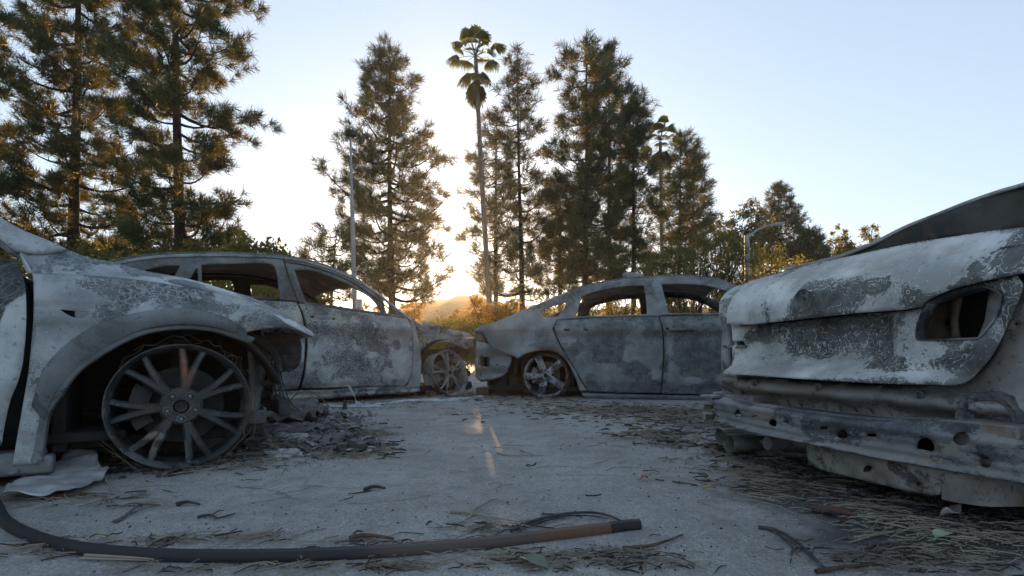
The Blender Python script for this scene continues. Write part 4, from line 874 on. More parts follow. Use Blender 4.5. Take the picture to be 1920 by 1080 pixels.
def tufts(rs, C0, D0, N, L, Wd, spread=.85, droop=0.0):
    """needle tufts: centres C0 (n,3), main directions D0 (n,3), N needles each; thin triangles"""
    n = len(C0); c = np.repeat(C0, N, 0); d0 = np.repeat(D0, N, 0)
    d = rs.normal(size=(n*N,3)); d /= np.linalg.norm(d, axis=1, keepdims=True)+1e-9
    d = d*spread+d0*.75; d[:,2] -= droop; d /= np.linalg.norm(d, axis=1, keepdims=True)+1e-9
    l = L*rs.uniform(.6, 1.15, (n*N,1)); base = c+d*l*.08+d0*rs.uniform(-.45,.25,(n*N,1))*L
    side = np.cross(d, rs.normal(size=(n*N,3))); side /= np.linalg.norm(side, axis=1, keepdims=True)+1e-9
    w = Wd*rs.uniform(.7, 1.3, (n*N,1))
    v = np.stack([base-side*w*.5, base+side*w*.5, base+d*l+side*w*.2, base+d*l-side*w*.2], 1).reshape(-1,3)
    f = np.arange(n*N*4).reshape(-1,4)
    t = np.repeat(np.repeat(rs.uniform(0, 1, n), N)*.7+rs.uniform(0,.3,n*N), 4)
    return v, f, t
def pine(px, Y, topy, prof, label, seed, lean=0.0, basey=None, nlimb=60, tpl=11, N=26, L=.34, Wd=.03, r0=.24, mat=None, up=.25, basex=None, group=None, clear=0.0, off=(0,0)):
    """prof: list of (photo row, left reach, right reach) in photo pixels."""
    rs = np.random.RandomState(seed); R_ = random.Random(seed)
    s = Y/F; X0 = (px-960)*s; H = CH+(HZ-topy)*s
    if Y > 25: nlimb = int(nlimb*.78); N = int(N*.8); L *= .9
    else: Wd *= 1.2
    root = empty('pine_tree', (X0, Y, 0)); tag(root, label, 'tree', group)
    zrow = sorted([(CH+(HZ-r)*s, a*s, b*s) for r, a, b in prof])
    def reach(z, side):
        for (z0, a0, b0), (z1, a1, b1) in zip(zrow, zrow[1:]):
            if z0 <= z <= z1:
                t = (z-z0)/(z1-z0+1e-9); return (a0+(a1-a0)*t, b0+(b1-b0)*t)
        return (zrow[0][1], zrow[0][2]) if z < zrow[0][0] else (zrow[-1][1], zrow[-1][2])
    wob = [R_.uniform(-1,1)*.12 for _ in range(4)]
    def axis(z):
        t = z/H; return Vector((lean*t*H+wob[0]*math.sin(t*5+wob[1]*9), wob[2]*math.sin(t*4), z))
    mb = MB(); K = 14
    mb.tube([axis(H*k/K*.985) for k in range(K+1)], [r0*(1-.92*(k/K)**.85)*(1.25 if k == 0 else 1) for k in range(K+1)], 9)
    mb.build('trunk', M_bark, root)
    lb = MB(); Cs = []; Ds = []
    zlo = zrow[0][0]
    for i in range(nlimb):
        u = (i+R_.random())/nlimb; z = zlo+(H*.985-zlo)*u**1.0
        az = i*2.399+R_.uniform(-.5,.5); a, b = reach(z, 0); ca = math.cos(az)
        Rr = (b if ca > 0 else a)*abs(ca)+.5*(a+b)*(1-abs(ca)); Rr *= R_.uniform(.5, 1.08)**.8
        if R_.random() < .12: Rr *= .5
        Rr = max(Rr, .18)
        p0 = axis(z-Rr*.15*(1 if z > zlo+.5 else 0)); d = Vector((ca, math.sin(az), 0)); pts = []; cur = R_.uniform(-.1,.15)
        for k in range(7):
            t = k/6; bend = Vector((-d.y, d.x, 0))*math.sin(t*2.5)*Rr*.12*cur*5
            pts.append(p0+d*Rr*t+bend+Vector((0,0,Rr*(-.12*math.sin(PI*t)+up*t**2.2))))
        rr0 = .018+.022*Rr
        lb.tube(pts, [rr0*(1-.85*k/6) for k in range(7)], 5, cap=False)
        n = max(2, int(tpl*.40*(.4+Rr/1.6)))
        for q in range(n):
            t = 1-(R_.random()**1.3)*(.70 if Rr > .8 else .9) if q else 1.0; k = min(5, int(t*6)); f_ = t*6-k; base = pts[k].lerp(pts[k+1], f_)
            wv = Rr*.34*(1-.5*t)+.14
            sub = Vector((R_.gauss(0,1), R_.gauss(0,1), R_.uniform(-.15,.9))); tip = base+sub*wv*.62+d*.15 if q else base
            if Rr > .5: lb.tube([base, (base+tip)/2+Vector((0,0,-.04)), tip], [.014,.010,.005], 4, cap=False)
            dd = (d*.7+Vector((0,0,.45))+sub*.25).normalized()
            for w_ in range(R_.randint(4, 6)):       # a pom-pom of needle bunches round each shoot
                Cs.append(tip+Vector((R_.gauss(0,1),R_.gauss(0,1),R_.gauss(0,.7)))*L*.50); Ds.append(dd)
    for k in range(4): Cs.append(axis(H-.1-.25*k)); Ds.append(Vector((0,0,1)))
    lb.build('limbs', M_bark, root)
    v, f, t = tufts(rs, np.array([tuple(c) for c in Cs]), np.array([tuple(c) for c in Ds]), N, L, Wd)
    mesh_np('crown', v, f, mat or M_needle, root, t)
    return root
PG = 'pines against the evening sky'
pine(138, 19, -330, [(520,190,100),(400,150,130),(300,120,105),(200,115,100),(100,110,85),(0,100,100),(-150,80,80),(-320,10,10)], 'tall pine on the left whose dark trunk rises above the near fender', 1, lean=.006, nlimb=95, tpl=13, N=34, L=.30, Wd=.016, r0=.26, group=PG)
pine(336, 17.5, -330, [(520,170,120),(440,150,140),(360,120,130),(290,80,60),(240,60,155),(180,115,130),(60,120,125),(-60,100,105),(-200,70,70),(-320,10,10)], 'tall pine with a reddish trunk, nearest the lone pine, cut off by the top edge', 2, nlimb=95, tpl=13, N=36, L=.29, Wd=.015, r0=.24, group=PG)
pine(-70, 18, -200, [(540,120,120),(420,100,110),(300,90,95),(180,90,75),(50,60,60),(-180,10,10)], 'pine at the far left edge showing only its right-hand branches', 3, nlimb=60, tpl=12, N=30, L=.30, Wd=.017, group=PG)
pine(737, 30, 78, [(560,80,85),(535,60,115),(500,95,125),(440,118,98),(400,128,112),(330,122,98),(270,100,78),(200,68,58),(150,48,44),(100,22,20),(80,6,6)], 'lone cone-shaped pine beside the tall street lamp', 4, lean=-.006*2.2, nlimb=125, tpl=12, N=24, L=.40, Wd=.026, r0=.27, up=.3, group=PG)
pine(608, 26, 432, [(560,40,50),(520,40,60),(480,65,55),(450,50,40),(434,20,16)], 'low crooked pine left of the lone cone-shaped pine', 5, nlimb=34, tpl=9, N=18, L=.40, Wd=.026, lean=.10, r0=.14, group=PG)
pine(978, 32, 94, [(560,90,60),(520,110,70),(460,80,70),(400,55,62),(340,40,50),(260,50,45),(180,46,42),(130,30,34),(100,12,12)], 'slender pine just right of the tall fan palm', 6, lean=-.010, nlimb=92, tpl=9, N=22, L=.42, Wd=.027, up=.35, group=PG)
pine(930, 37, 205, [(560,40,60),(500,50,50),(440,62,50),(360,64,50),(300,44,40),(240,26,26),(208,8,8)], 'hazier pine directly behind the palm trunk', 7, nlimb=80, tpl=9, N=20, L=.46, Wd=.03, mat=M_needle2, up=.35, group=PG)
pine(1098, 31, 68, [(530,50,60),(470,60,70),(400,70,70),(330,72,72),(260,62,66),(180,58,60),(120,44,50),(80,22,24),(70,6,6)], 'tallest pine of the right-hand clump', 8, nlimb=105, tpl=12, N=24, L=.42, Wd=.027, up=.3, group=PG)
pine(1142, 34, 88, [(530,60,60),(440,60,66),(360,60,66),(280,60,60),(200,50,56),(140,30,40),(95,10,12)], 'broad pine crowding the right shoulder of the tallest pine in the clump', 9, nlimb=85, tpl=12, N=24, L=.46, Wd=.03, mat=M_needle2, group=PG)
pine(1188, 33, 165, [(530,50,40),(440,50,44),(360,50,44),(280,46,36),(210,30,24),(170,8,8)], 'dark pine between the clump and the smaller palm', 10, nlimb=72, tpl=12, N=24, L=.44, Wd=.029, group=PG)
pine(1050, 35, 330, [(540,50,60),(470,60,60),(400,60,60),(340,24,24)], 'low bushy pine at the foot of the tall right-hand pines', 33, nlimb=60, tpl=10, N=20, L=.46, Wd=.03, mat=M_needle2, group=PG)
pine(1275, 38, 250, [(500,50,50),(430,50,50),(360,44,48),(310,34,42),(270,14,20),(252,5,5)], 'orange-lit pine just right of the smaller palm', 11, nlimb=80, tpl=9, N=22, L=.50, Wd=.034, mat=M_needle2, up=.4, group=PG)
pine(1300, 42, 285, [(480,30,40),(400,20,34),(340,12,26),(290,5,8)], 'thin pine standing behind the orange-lit pine', 12, nlimb=50, tpl=8, N=20, L=.5, Wd=.036, mat=M_needle2, up=.4, group=PG)
pine(1458, 48, 342, [(500,50,80),(460,44,66),(430,34,48),(400,26,38),(370,12,22),(350,5,7)], 'pointed pine beyond the curved-arm street lamp', 13, nlimb=110, tpl=8, N=18, L=.40, Wd=.04, mat=M_needle2, up=.45, group=PG)
pine(1510, 44, 430, [(500,30,40),(460,22,26),(432,6,8)], 'small dark pine just right of the pointed pine', 14, nlimb=36, tpl=9, N=20, L=.5, Wd=.045, mat=M_needle2, group=PG)
# --- palms
def palm(px, Y, topy, basepx, label, seed, R0=.95, nf=24, skirt=14, tr=.16, skz=1.6):
    R_ = random.Random(seed); s = Y/F; X0 = (basepx-960)*s; X1 = (px-960)*s; H = CH+(HZ-topy)*s-R0*1.0
    root = empty('fan_palm', (X0, Y, 0)); tag(root, label, 'palm tree')
    mb = MB(); ax = lambda t: Vector(((X1-X0)*(t+.25*t*(1-t)), 0, H*t))
    mb.tube([ax(k/16) for k in range(17)], [tr*(1.5 if k == 0 else 1.15-.45*k/16) for k in range(17)], 12); mb.build('trunk', M_pbark, root)
    head = ax(1)
    def frond(base, d, pet, Rf, droop, lst, tone):
        d = d.normalized(); side = d.cross(Vector((0,0,1)));
        if side.length < .1: side = Vector((1,0,0))
        side.normalize(); upv = side.cross(d).normalized(); c = base+d*pet
        pm.tube([base, base+d*pet*.5+Vector((0,0,.04)), c], [.025,.018,.012], 4, cap=False)
        n = 23; V, Fc, Tn = lst
        for k in range(n):
            a = (-1.25+2.5*k/(n-1))*1.05; dr = (d*math.cos(a)+side*math.sin(a)); l = Rf*(1-.25*abs(a)/1.3)*R_.uniform(.88,1.06)
            b = len(V); w = Rf*.062; fold = upv*(.03 if k % 2 else -.03)
            tt = side*math.cos(a)-d*math.sin(a)
            p1 = c+dr*l*.6+fold-Vector((0,0,droop*l*.10)); p2 = c+dr*l*.85-Vector((0,0,droop*l*.30)); p3 = c+dr*l*(1-.25*droop)-Vector((0,0,droop*l*.62))
            V += [tuple(c+fold*.2), tuple(p1-tt*w), tuple(p1+tt*w), tuple(p2-tt*w*.5), tuple(p2+tt*w*.5), tuple(p3)]
            Fc += [(b, b+1, b+2), (b+1, b+3, b+2), (b+3, b+4, b+2), (b+3, b+5, b+4)]; Tn += [tone+R_.uniform(0,.2)]*6
    pm = MB(); green = ([], [], []); dry = ([], [], [])
    for i in range(nf):
        az = i*2.399; el = 1.35-1.55*(i/nf)**.9; d = Vector((math.cos(az)*math.cos(el), math.sin(az)*math.cos(el), math.sin(el)))
        frond(head+Vector((0,0,.1)), d, R0*R_.uniform(.5,.85), R0*R_.uniform(.50,.66), .30+.6*max(0, 1-el), green, R_.uniform(0,.8))
    for i in range(skirt):
        az = i*2.399+.7; el = -.35-1.0*R_.random(); d = Vector((math.cos(az)*math.cos(el), math.sin(az)*math.cos(el), math.sin(el)))
        frond(head-Vector((0,0,skz*.55*R_.random()+skz*.30)), d, R0*.22, R0*R_.uniform(.55,.75), 1.0, dry, R_.uniform(0,.6))
    mesh_np('fronds', green[0], green[1], M_palm, root, green[2])
    if skirt: mesh_np('dry_skirt', dry[0], dry[1], M_palmdry, root, dry[2])
    pm.build('frond_stalks', M_palmdry, root)
palm(892, 30, 62, 926, 'tall fan palm with pale slender trunk, left of the slender pine', 3, R0=1.45, nf=19, skirt=8, skz=1.8)
palm(1238, 36, 230, 1246, 'smaller palm with a hanging grey-green crown beside the right-hand pine clump', 8, R0=1.35, nf=16, skirt=12, tr=.15, skz=1.2)
# --- broadleaf trees and shrubs
def leafy(name, cat, label, px, Y, lobes, mat, seed, n=5000, sz=.12, droop=0, trunk=True, group=None, shell=.55, ground=None, long=1.6):
    """lobes: (photo x, photo y, radius x, radius y in photo pixels) at distance Y; leaf-sized faces spread through each lobe"""
    rs = np.random.RandomState(seed); s = Y/F; X0 = (px-960)*s
    root = empty(name, (X0, Y, 0)); tag(root, label, cat, group)
    V = []; T_ = []; tot = sum(l[2]*l[3] for l in lobes); lb = MB(); R_ = random.Random(seed)
    for lx, ly, rx, ry in lobes:
        c = np.array([(lx-px)*s, R_.uniform(-.25,.25)*rx*s, CH+(HZ-ly)*s]); m = max(60, int(n*lx*0+n*rx*ry/tot)); rad = np.array([rx*s, rx*s*.9, ry*s])
        kc = max(6, m//42); cd = rs.normal(size=(kc,3)); cd /= np.linalg.norm(cd, axis=1, keepdims=True); cr = shell+(1.06-shell)*rs.random_sample((kc,1))**.7
        cc = c+cd*cr*rad; which = rs.randint(0, kc, m); jit = rs.normal(size=(m,3))*(np.minimum(rad, 1.2)*.17)
        p = cc[which]+jit; tone = rs.uniform(0,.75,kc)[which]+rs.uniform(0,.25,m)
        V.append(p); T_.append(tone)
        if trunk:
            for k in range(3):
                q = cc[rs.randint(0,kc)]; lb.tube([(0,0,.2),((c[0])*.35,0,c[2]*.45),tuple(c*.6+q*.4),tuple(q)], [.07,.05,.03,.012], 5, cap=False)
    P = np.concatenate(V); T_ = np.concatenate(T_); P[:,2] = np.maximum(P[:,2], .02); m = len(P)
    d = rs.normal(size=(m,3)); d[:,2] -= droop; d /= np.linalg.norm(d, axis=1, keepdims=True); sd_ = np.cross(d, rs.normal(size=(m,3))); sd_ /= np.linalg.norm(sd_, axis=1, keepdims=True)
    l = sz*long*rs.uniform(.6,1.3,(m,1)); w = sz*rs.uniform(.5,1.0,(m,1))*.5
    v = np.stack([P-d*l*.5, P+sd_*w, P+d*l*.5, P-sd_*w], 1).reshape(-1,3); f = np.arange(m*4).reshape(-1,4)
    if trunk:
        lb.tube([(0,0,0),(0.02,0,.5*(HZ-min(l_[1] for l_ in lobes))*s)], [.12*Y/20,.07*Y/20], 8); lb.build('trunk', M_bark, root)
    mesh_np('crown' if trunk else 'foliage', v, f, mat, root, np.repeat(T_, 4))
    return root
leafy('shrub', 'shrub', 'rounded leafy shrub showing above the roof of the burnt SUV', 480, 14, [(478,480,52,34),(440,495,40,30),(520,490,24,24),(480,540,70,50)], M_leaf, 1, 4200, .10)
leafy('hedge', 'hedge', 'yellow-green hedge seen through the SUV\'s side windows', 400, 12, [(330,560,90,60),(430,565,80,60),(540,570,70,62),(600,600,60,40),(240,540,90,60)], M_leaf, 2, 9000, .075, trunk=False)
leafy('hedge', 'hedge', 'low brown-green hedge mound in front of the hazy hill', 838, 15, [(835,640,56,42),(880,641,44,42),(800,650,40,34),(925,644,60,36)], M_leaf, 3, 14000, .055, trunk=False)  # lobe raised and foliage thickened to block sun between the cars
leafy('young_tree', 'tree', 'tiny round-topped sapling in front of the glowing hill', 856, 40, [(856,591,7,10)], M_backlit_leaf, 4, 500, .16)
leafy('shrub', 'shrub', 'golden backlit bush beside the foot of the tall palm', 900, 24, [(895,590,30,28),(870,612,26,20),(930,600,26,30),(955,590,24,30)], M_backlit_leaf, 5, 2600, .12, shell=.3)
leafy('shrub', 'shrub', 'golden backlit bush left of the hill, below the lone pine', 775, 34, [(775,580,24,22),(752,590,20,22),(700,585,24,16)], M_backlit_leaf, 55, 1500, .14, shell=.3)
leafy('weeping_tree', 'tree', 'wide weeping olive-green tree behind the blue-grey sedan', 1310, 22, [(1310,500,70,60),(1260,520,50,60),(1365,500,50,60),(1300,560,90,60),(1225,540,40,50),(1390,560,50,50)], M_willow, 6, 15000, .055, droop=1.4, long=4.5)
leafy('shrub', 'shrub', 'yellowish bush at the foot of the curved-arm lamp', 1440, 30, [(1440,505,46,36),(1420,480,24,20),(1480,520,50,40),(1400,540,50,40)], M_leaf, 7, 5000, .10, shell=.4)
leafy('round_tree', 'tree', 'rounded dense green tree left of the pointed pine', 1415, 46, [(1408,402,20,26),(1390,430,24,36),(1425,430,30,36),(1410,470,46,40)], M_willow, 8, 5500, .17)
leafy('round_tree', 'tree', 'small loose-crowned tree between the orange-lit pine and the dense round tree', 1350, 50, [(1352,425,22,26),(1335,440,20,24),(1378,432,16,26),(1360,470,40,30)], M_willow, 9, 2400, .18, shell=.3)
leafy('round_tree', 'tree', 'small gold-edged tree on the skyline over the white car', 1577, 52, [(1575,438,13,15),(1572,462,18,20),(1590,475,24,18),(1560,490,24,18)], M_leaf, 10, 2400, .17, group='small skyline trees')
leafy('round_tree', 'tree', 'second small skyline tree, nearer the charred roof of the white car', 1633, 52, [(1632,440,18,15),(1640,462,24,20),(1610,475,20,16)], M_leaf, 11, 1800, .17, group='small skyline trees')
leafy('round_tree', 'tree', 'faint tree top just showing above the charred roof of the white car', 1690, 55, [(1690,438,12,10),(1700,470,30,24)], M_leaf, 12, 900, .18, group='small skyline trees')
leafy('round_tree', 'tree', 'low dark tree between the pointed pine and the small skyline trees', 1540, 50, [(1535,485,30,24),(1515,470,18,20),(1560,500,30,22)], M_willow, 13, 2600, .17)
leafy('shrub', 'shrub', 'dark undergrowth behind the sedan roof under the tall pines', 1120, 30, [(1060,580,60,40),(1130,580,60,40),(1200,570,60,46),(1000,600,40,30)], M_willow, 14, 6000, .12, trunk=False)
leafy('shrub', 'shrub', 'dark undergrowth below the tall left pines', 200, 16, [(60,520,90,50),(160,520,90,50),(280,515,90,46),(360,500,70,40),(-60,520,90,60)], M_willow, 15, 9000, .11, trunk=False)
# --- hills and distance
def hill(name, Y, pts, depth, mat, seed):
    rows = []; R_ = random.Random(seed)
    X = [((px-960)*Y/F, CH+(HZ-py)*Y/F) for px, py in pts]
    for j in range(9):
        t = j/8; rows.append([Vector((x*(1+.0*t), Y+depth*t, max(-.2, z*math.sin(PI*(.5+t*.5)) if j else z))) for x, z in X])
    front = [[Vector((x, Y-depth*.5*(1-k/5), max(-.3, z*math.sin(PI/2*k/5)))) for x, z in X] for k in range(5)]
    rows = front+rows
    for r in rows:
        for i, v in enumerate(r): v.z += abs(v.z)*.05*mnoise.noise(Vector((v.x*.05, v.y*.05, seed)))+ (.9 if v.z > 2 else 0)*mnoise.noise(v*.25)
    mb = MB(); mb.loft(rows); return mb.build(name, mat, None)
g = G('wooded_slope'); co = g.co('Object'); n = g.noise(co, .35, 6, .7); g.bump(n, 1, .8)
M_hill = g.fin(g.mix(g.step(n, .35, .65), rgb(.035,.045,.025), rgb(.10,.09,.05)), .95, 0, .1)
h1 = crv([(-600,600),(-200,590),(100,585),(400,592),(650,596),(740,592),(775,575),(800,570),(822,566),(850,560),(870,556),(895,556),(930,566),(980,574),(1060,580),(1200,580),(1500,575),(1800,580),(2300,585),(3000,600)], 8)
tag(hill('hill', 220, h1, 160, M_hill, 3), kind='structure')

# --- evening haze
hm = bpy.data.materials.new('evening_haze'); hm.use_nodes = True; ht = hm.node_tree; ht.nodes.clear()
ho = ht.nodes.new('ShaderNodeOutputMaterial'); hv = ht.nodes.new('ShaderNodeVolumePrincipled'); hv.inputs['Color'].default_value = (.95,.93,.90,1); hv.inputs['Density'].default_value = .0005; hv.inputs['Anisotropy'].default_value = .72
ht.links.new(hv.outputs[0], ho.inputs['Volume'])
mb = MB(); mb.box((0,230,13.5),(1400,700,33)); o = mb.build('haze', hm, None, smooth=False); tag(o, kind='stuff'); o['label'] = 'thin warm evening haze in the air over the lot'
# ------------------------------------------------------------------ street lamps
M_pole = simple('lamp_pole_metal', (.20,.21,.21), (.32,.33,.33), 12, .55, .3)
def lamp1():
    Y = 21; s = Y/F; b = at(668, 600, Y); X0 = b.x; root = empty('street_lamp', (X0, Y, 0)); tag(root, 'tall straight lamp post with a round drum head, in front of the lone pine', 'street lamp')
    x1 = (657-668)*s; zt = CH+(HZ-256)*s
    mb = MB(); f_ = lambda t: Vector((x1*t, 0, zt*t)); mb.tube([f_(0), f_(.6), f_(.72)], [.10,.085,.08], 12); mb.tube([f_(.72), f_(1)], [.055,.045], 10); mb.tube([(0,0,0),(0,0,.12)], [.2,.16], 14); mb.build('pole', M_pole, root)
    mb = MB(); mb.lathe([(0,-.13),(.10,-.13),(.22,-.06),(.24,.04),(.20,.12),(.08,.16),(0,.165)], tuple(f_(1)+Vector((0,0,.10))), 'Z', 24); mb.build('lamp_head', M_soot, root)
lamp1()
def sign():
    Y = 20.6; c = at(673, 571, Y); root = empty('parking_sign', (c.x, Y, 0)); tag(root, 'small white and red parking sign on the tall lamp post, seen through the SUV window', 'sign')
    w, h = .26, .44
    mb = MB(); mb.box((0,0,c.z),(w,.006,h)); mb.build('sign_plate', simple('sign_white', (.62,.60,.58), (.70,.68,.66), 8, .5), root, bevel=.002)
    red = simple('sign_red', (.45,.05,.06), (.5,.07,.08), 8, .5); mb = MB()
    for z, ww in ((.17,.20),(.09,.16),(.02,.20),(-.05,.14),(-.12,.19),(-.17,.16)): mb.box((0,-.0055,c.z+z),(ww,.004,.030))
    mb.build('red_lettering', red, root)
sign()
def lamp2():
    Y = 24; s = Y/F; b = at(1404, 560, Y); root = empty('street_lamp', (b.x, Y, 0)); tag(root, 'grey lamp post with a long curved arm reaching right, above the white car\'s left corner', 'street lamp')
    f_ = lambda px, py: Vector(((px-1404)*s, 0, CH+(HZ-py)*s))
    mb = MB(); mb.tube([Vector((0,0,0)), f_(1403,560), f_(1400,445)], [.14,.13,.11], 12); mb.tube([f_(1400,447), f_(1400,441)], .10, 12); mb.build('pole', M_pole, root)
    mb = MB(); mb.tube([f_(1400,447), f_(1408,440), f_(1420,431), f_(1436,424), f_(1452,421)], [.06,.055,.05,.045,.04], 8); mb.build('arm', M_pole, root)
    mb = MB(); mb.tube([f_(1450,421.3), f_(1456,420), f_(1465,420.5), f_(1468,421)], [.04,.09,.08,.03], 10); mb.build('lamp_head', M_pole, root)
lamp2()
# ------------------------------------------------------------------ ground litter
M_twig = simple('dry_twig', (.045,.028,.02), (.14,.09,.065), 40, .9)
M_dneedle = simple('dead_needles', (.12,.105,.085), (.34,.30,.24), 3, .85)
M_bneedle = simple('scorched_needles', (.02,.018,.016), (.07,.055,.045), 6, .9)
M_ash = simple('ash_flakes', (.16,.165,.17), (.42,.43,.44), 50, .9)
M_trim = None
def gp(px, py, z=.0): p = gnd(px, py, z); return p
# curved trim strip lying across the foreground
g = G('charred_trim'); co = g.co('Object'); at_ = g.n('ShaderNodeAttribute', attribute_name='scorch').outputs['Fac']; n = g.noise(co, 30, 5, .6)
c = g.mix(g.step(at_, .0, .6), rgb(.016,.017,.021), rgb(.075,.055,.05)); c = g.mix(g.step(g.math('MULTIPLY_ADD', g.math('SUBTRACT', n, .5), .4, at_), .72, .95), c, rgb(.11,.052,.034)); c = g.mix(g.step(at_, 1.15, 1.3), c, rgb(.012,.012,.013))
g.bump(n, .25, .002); M_trim = g.fin(c, .5, 0, .3)
def strip():
    line = crv([(-60,905),(-10,950),(10,985),(60,1012),(120,1031),(200,1043),(300,1050),(420,1052),(560,1050),(700,1044),(820,1035),(900,1028),(980,1018),(1060,1008),(1130,999),(1175,993),(1200,991)], 6)
    rows = []; heat = []
    for k, (px, py) in enumerate(line):
        p = gp(px, py); q = gp(*line[min(k+1, len(line)-1)]) - gp(*line[max(k-1, 0)]); q.normalize(); nrm = Vector((-q.y, q.x, 0))
        w = .026 if k < len(line)-8 else .026-.0006*(k-len(line)+8); h = .024
        rows.append([p+nrm*(-w*.5)+Vector((0,0,.001)), p+nrm*(-w*.5)+Vector((0,0,h*.62)), p+nrm*(-w*.30)+Vector((0,0,h)), p+nrm*(w*.25)+Vector((0,0,h*1.12)), p+nrm*(w*.5)+Vector((0,0,h*.9)), p+nrm*(w*.5)+Vector((0,0,.001))])
        x = px; heat += [0 if x < 640 else (.0+.55*min(1, (x-640)/120) if x < 900 else (.55+.45*min(1, (x-900)/180) if x < 1115 else (1.0 if x < 1140 else 1.4)))]*6
    mb = MB(); mb.loft(rows, close=True); n_ = len(rows); mb.f.append(tuple(range(6))[::-1]); mb.f.append(tuple((n_-1)*6+i for i in range(6)))
    o = mb.build('trim_strip', M_trim, None, ang=30); a = o.data.attributes.new('scorch', 'FLOAT', 'POINT'); a.data.foreach_set('value', heat)
    tag(o, 'long curved black trim strip with a heat-rusted end, lying across the foreground', 'trim strip')
    for px in (310, 425, 568):
        py = [l[1] for l in line if abs(l[0]-px) < 25][0]; p = gp(px, py-1); mb = MB(); mb.lathe([(0,-.002),(.0045,-.002),(.005,.001)], (p.x, p.y-.0135, .012), 'Y', 8); r = mb.build('rivet', M_steel, None); r.parent = o
strip()
def flat_piece(name, label, cat, outl, mat, th=.004, z=.004, amp=.012, seed=0, res=.03, tilt=0.0):
    pts = [gp(*p) for p in crv(outl, 4, True)]; cx = sum(p.x for p in pts)/len(pts); cy = sum(p.y for p in pts)/len(pts)
    v2, f2 = sheet([(p.x-cx, p.y-cy) for p in pts], (), res); x1 = max(abs(v[0]) for v in v2)
    me = bpy.data.meshes.new(name); me.from_pydata([(x, y, z+amp*(.5+mnoise.noise(Vector((x*9+seed, y*14, seed)))+.5*mnoise.noise(Vector((x*30, y*40, seed))))+tilt*max(0, y)) for x, y in v2], [], f2); me.update()
    o = link(name, me, mat); o.location = (cx, cy, 0); solid(o, th); return tag(o, label, cat)
M_white = burnt('scorched_white_sheet', pale=(.36,.37,.39), dark=(.14,.13,.135), thr=.62, scale=5, lace=.0, crack=.05, speck=.15, rust=.12, rustc=(.30,.26,.25), warmth=.2, seed=2)
flat_piece('panel_fragment', 'pale torn panel fragment lying below the near fender', 'fragment', [(5,943,1),(20,920),(60,905),(100,893),(130,882),(160,876),(180,880),(186,893),(205,897,1),(190,908),(160,922),(120,934),(60,943)], M_white, .003, .02, .022, 3, .02, .25)
flat_piece('panel_fragment', 'small pale scrap between the fender foot and the torn pale panel', 'fragment', [(40,900),(60,890),(90,893),(80,903),(50,910)], M_white, .003, .012, .02, 5)
M_mag = simple('greyed_plastic', (.05,.047,.05), (.16,.15,.16), 12, .8, b=.6)
flat_piece('crumpled_plate', 'crumpled dark plate on the debris heap ahead of the near wheel', 'plate', [(488,800,1),(500,790),(530,778),(560,772),(596,774),(612,787,1),(590,800),(560,806),(520,806)], M_mag, .004, .055, .06, 7, .025, .0)
flat_piece('crumpled_plate', 'long thin buckled plate lying beneath the crumpled dark plate', 'plate', [(470,815),(520,806),(590,806),(600,814),(540,820),(480,824)], M_mag, .004, .02, .04, 8)
def lump(name, label, cat, px, py, size, mat, seed, sc_=(1,.7,.5), n=3):
    c = gp(px, py); mb = MB(); mb.blob((0,0,size*sc_[2]*.6), size, seed, .45, n, sc_); o = mb.build(name, mat, None, ang=60); o.location = (c.x, c.y, 0); return tag(o, label, cat)
for i, (px, py, s_, l) in enumerate(((505,832,.05,'long ragged ash lump on the near edge of the debris heap'),(545,828,.055,'palest crumpled ash lump at the middle of the debris heap'),(578,826,.045,'grey melted lump right of the palest ash lump'),(617,824,.035,'rounded white lump near the right end of the debris heap'),(535,856,.045,'silvery folded foil lump in front of the heap'),(576,848,.022,'small brown stone in front of the debris heap'),(660,848,.05,'dark clinker lump at the right edge of the debris heap'),(690,842,.04,'last dark clinker lump, furthest right of the heap'),(470,845,.05,'black clinker lump beside the near wheel'))):
    lump('ash_lump', l, 'debris', px, py, s_, M_ash if i in (1,3,4) else (M_mag if i in (0,2,5) else M_char), i+2, (1.7,.8,.55) if i in (0,1,4) else (1.1,.8,.6))
# cable loop with burnt plug
a = [(545,778),(543,765),(546,750),(556,739),(572,734),(590,738),(606,750),(617,762)]; Yc = gp(575,790).y+.25
mb = MB(); pts = [at(px, min(py, 790), Yc) for px, py in crv(a, 5)]; o0 = Vector((pts[0].x, Yc, 0)); mb.tube([p-o0 for p in pts], .005, 7); root = mb.build('cable_loop', simple('green_grey_cable', (.07,.085,.08), (.13,.15,.14), 20, .6), None); root.location = o0; tag(root, 'thin green-grey cable arching up from the debris heap', 'cable')
c = at(600, 770, Yc+.05); mb = MB(); mb.box((0,0,0), (.10,.07,.07), .5, .4, .5); mb.box((.05,-.01,-.02), (.04,.05,.05), .5, .4, .5); mb.tube([(.05,0,-.02),(.10,-.02,-.03)], .012, 8); o = mb.build('burnt_plug', M_char, None, bevel=.006); o.location = (c.x, c.y, .05); tag(o, 'charred block-shaped plug at the end of the arching cable', 'plug')
